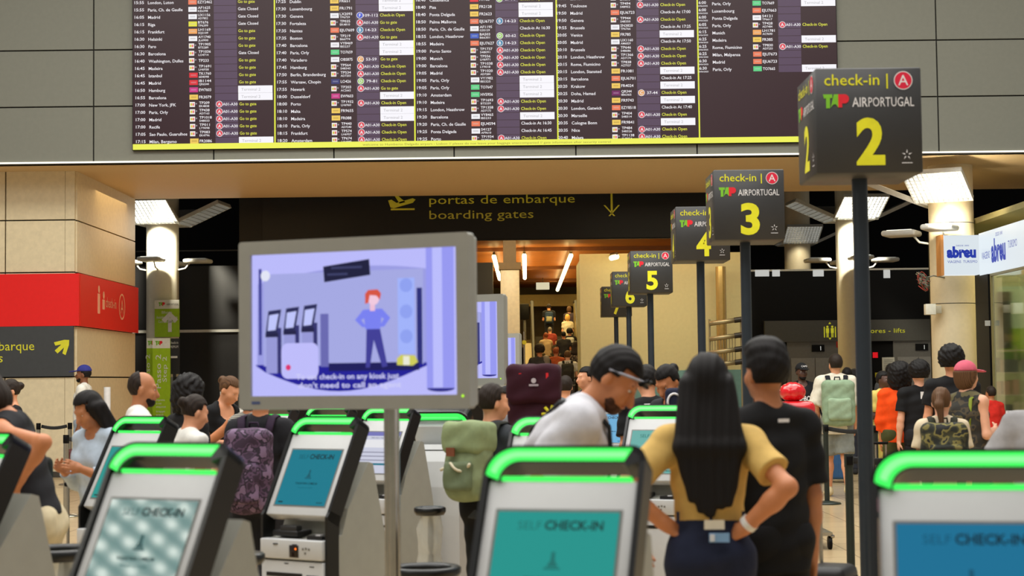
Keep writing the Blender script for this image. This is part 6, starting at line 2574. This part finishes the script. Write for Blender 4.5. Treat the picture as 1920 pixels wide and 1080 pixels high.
c = person('woman in pink trucker cap and camouflage vest with bare shoulders', 1812, 14.5, 679, yaw=128, skin='pale', female=True, hair=('bob', 'brown'), cap=(206, 96, 116), bulk=1.08, hy=-10,
           arms=('bent', 'bent'), top=dict(c=CAMOV, sleeve=0, hem=.86), bottom=dict(c=(60, 60, 48)),
           extra=lambda c: MB().tube([Vector(c['T'](p)) for p in ((-.1, .12, 1.2), (-.11, .10, 1.44), (-.10, .0, 1.49), (-.1, -.11, 1.4))], (.018, .006), cloth((128, 140, 50)), seg=8, flat=(1, 0, 0)).build('vest_strap', c['g']))
c = person('girl in cream tee with brown ponytail carrying the camouflage backpack', 1764, 12.6, 728, yaw=172, hy=-14, skin='pale', female=True, hair=('ponytail', 'brown', .10),
           arms=('down', 'bent'), top=dict(c=(206, 190, 160), hem=.86, o=.02), bottom=dict(c=(70, 66, 60)))
backpack(c, 'dark camouflage backpack on the girl with the brown ponytail', (50, 52, 40), w_=.40, h_=.46, d_=.18, zc=1.24, m=CAMO, straps=(46, 48, 36))
c = person('person in grey tee with dark bare arm at the right edge of the photo', 1966, 9.2, 690, yaw=150, skin='brown', hair=('short', 'black'), arms=(((.4, -.2, -.9), (-.1, -.8, -.5)), ((.5, .1, -.9), (-.3, -.75, -.5))),
           top=dict(c=(150, 148, 148), sleeve=.7, hem=.84, o=.03), bottom=dict(c=(60, 62, 70)), bulk=1.15)
b = MB()
p = at(1897, 838, 9.6)
b.box((p.x, 9.6, p.z - .02), (.13, .1, .15), paint((206, 210, 218), .4), r=.02)
b.box((p.x + .01, 9.545, p.z - .03), (.06, .01, .05), paint((50, 70, 160), .4))
b.tube([(p.x - .04, 9.6, p.z + .05), (p.x - .02, 9.6, p.z + .2), (p.x + .03, 9.6, p.z + .2), (p.x + .04, 9.6, p.z + .05)], .006, SWHT, seg=6)
tag(b.build('carrier_bag'), 'small white and blue carrier bag beside the grey tee at the right edge', 'bag')
person('person in red far behind the pink cap, before the shop', 1857, 24.5, 725, yaw=200, skin='olive', hair=('short', 'dark'), top=dict(c=(200, 40, 30)), bottom=dict(c=(60, 40, 40)))

# ---- the crowd on the escalator
for (px, py, up_, yaw, hr_, tp, bt, lab, fem, pk) in (
        (1029, 570, 3.3, 180, ('short', 'dark'), (24, 26, 32), (40, 42, 50), 'man at the top of the escalator with a dark blue backpack', False, ((40, 58, 84), 'dark blue backpack with pale pattern at the top of the escalator', (150, 150, 120))),
        (1064, 590, 2.6, 182, ('bob', 'blond'), (222, 214, 196), (60, 56, 60), 'blond woman in white tee bent forward on the escalator', True, None),
        (1086, 584, 3.1, 190, ('ponytail', 'dark', .1), PRINT, (40, 40, 44), 'person in patterned top at the right rail high on the escalator', True, None),
        (1067, 575, 3.4, 176, ('bob', 'brown'), (60, 50, 62), (40, 40, 44), 'brown haired woman in purple top, highest on the right of the escalator', True, None),
        (1031, 613, 2.2, 178, ('bald', 'grey'), (150, 60, 50), (40, 44, 60), 'bald man in red shirt halfway up the escalator', False, None),
        (1024, 624, 1.6, 200, ('short', 'red'), (196, 168, 130), (90, 80, 60), 'child in beige patterned tee holding the left rail of the escalator', False, None),
        (1068, 617, 1.7, 180, ('curly', 'black'), (34, 34, 40), (40, 40, 44), 'dark haired man in navy top with a white patch on the escalator', False, ((190, 190, 186), 'small pale backpack on the man in navy', (40, 40, 44))),
        (1057, 622, 1.3, 184, ('short', 'black'), (46, 44, 46), PRINT, 'shorter dark haired person low on the escalator beside the navy top', False, None),
        (1079, 640, .9, 180, ('long', 'dark', .15), PRINT, PRINT, 'woman in dark flowered dress low on the escalator at the right', True, None),
        (1042, 652, .5, 176, ('short', 'red'), (170, 80, 40), (60, 50, 40), 'red haired person in rust top low on the escalator', False, None),
        (1024, 668, .2, 184, ('bob', 'grey'), (110, 110, 90), (60, 60, 56), 'grey haired person in khaki at the foot of the escalator', True, None),
        (1064, 658, .3, 178, ('short', 'brown'), (206, 204, 200), (90, 92, 96), 'person in white tee with a dark backpack at the foot of the escalator', False, ((56, 54, 48), 'dark backpack low on the escalator over a white tee', (48, 46, 40))),
        (1012, 648, .2, 186, ('curly', 'dark'), (60, 60, 62), (50, 50, 54), 'curly haired person by the left rail at the foot of the escalator', False, None)):
    Dd = EY + .9 + up_ / SL
    zf = max(0.0, .14 + (Dd - EY - .7) * SL * 1.0)
    P_ = at(px, py, Dd)
    hh = min(1.84, max(1.2, P_.z - zf))
    zf = P_.z - hh
    zs = .2 * round((Dd - EY - .7) / .4) * (SL / .5) + .14
    c = person(lab, px, Dd, py, yaw=yaw, h=P_.z - zs if 1.15 < P_.z - zs < 1.95 else hh, z0=zs if 1.15 < P_.z - zs < 1.95 else zf, skin=('light', 'tan', 'pale')[int(px) % 3], female=fem, hair=hr_, lean=4,
               arms=('rail', 'rail') if 'rail' in lab else ('bent', 'bent'), top=dict(c=tp), bottom=dict(c=bt), group='people on the escalator', vox=.02)
    if pk:
        backpack(c, pk[1], pk[0], pocket=pk[2], w_=.32, h_=.46)
person('person in white cap waiting at the foot of the escalator, behind the maroon rucksack', 1030, 38.6, 690, yaw=180, skin='tan', hair=('short', 'brown'), cap=(214, 206, 196), top=dict(c=(150, 120, 110)), bottom=dict(c=(60, 60, 60)))
person('dark haired person beyond the maroon rucksack, near the bending man', 1060, 18.5, 706, yaw=178, skin='light', hair=('short', 'dark'), top=dict(c=(120, 122, 126)), bottom=dict(c=(60, 60, 60)))
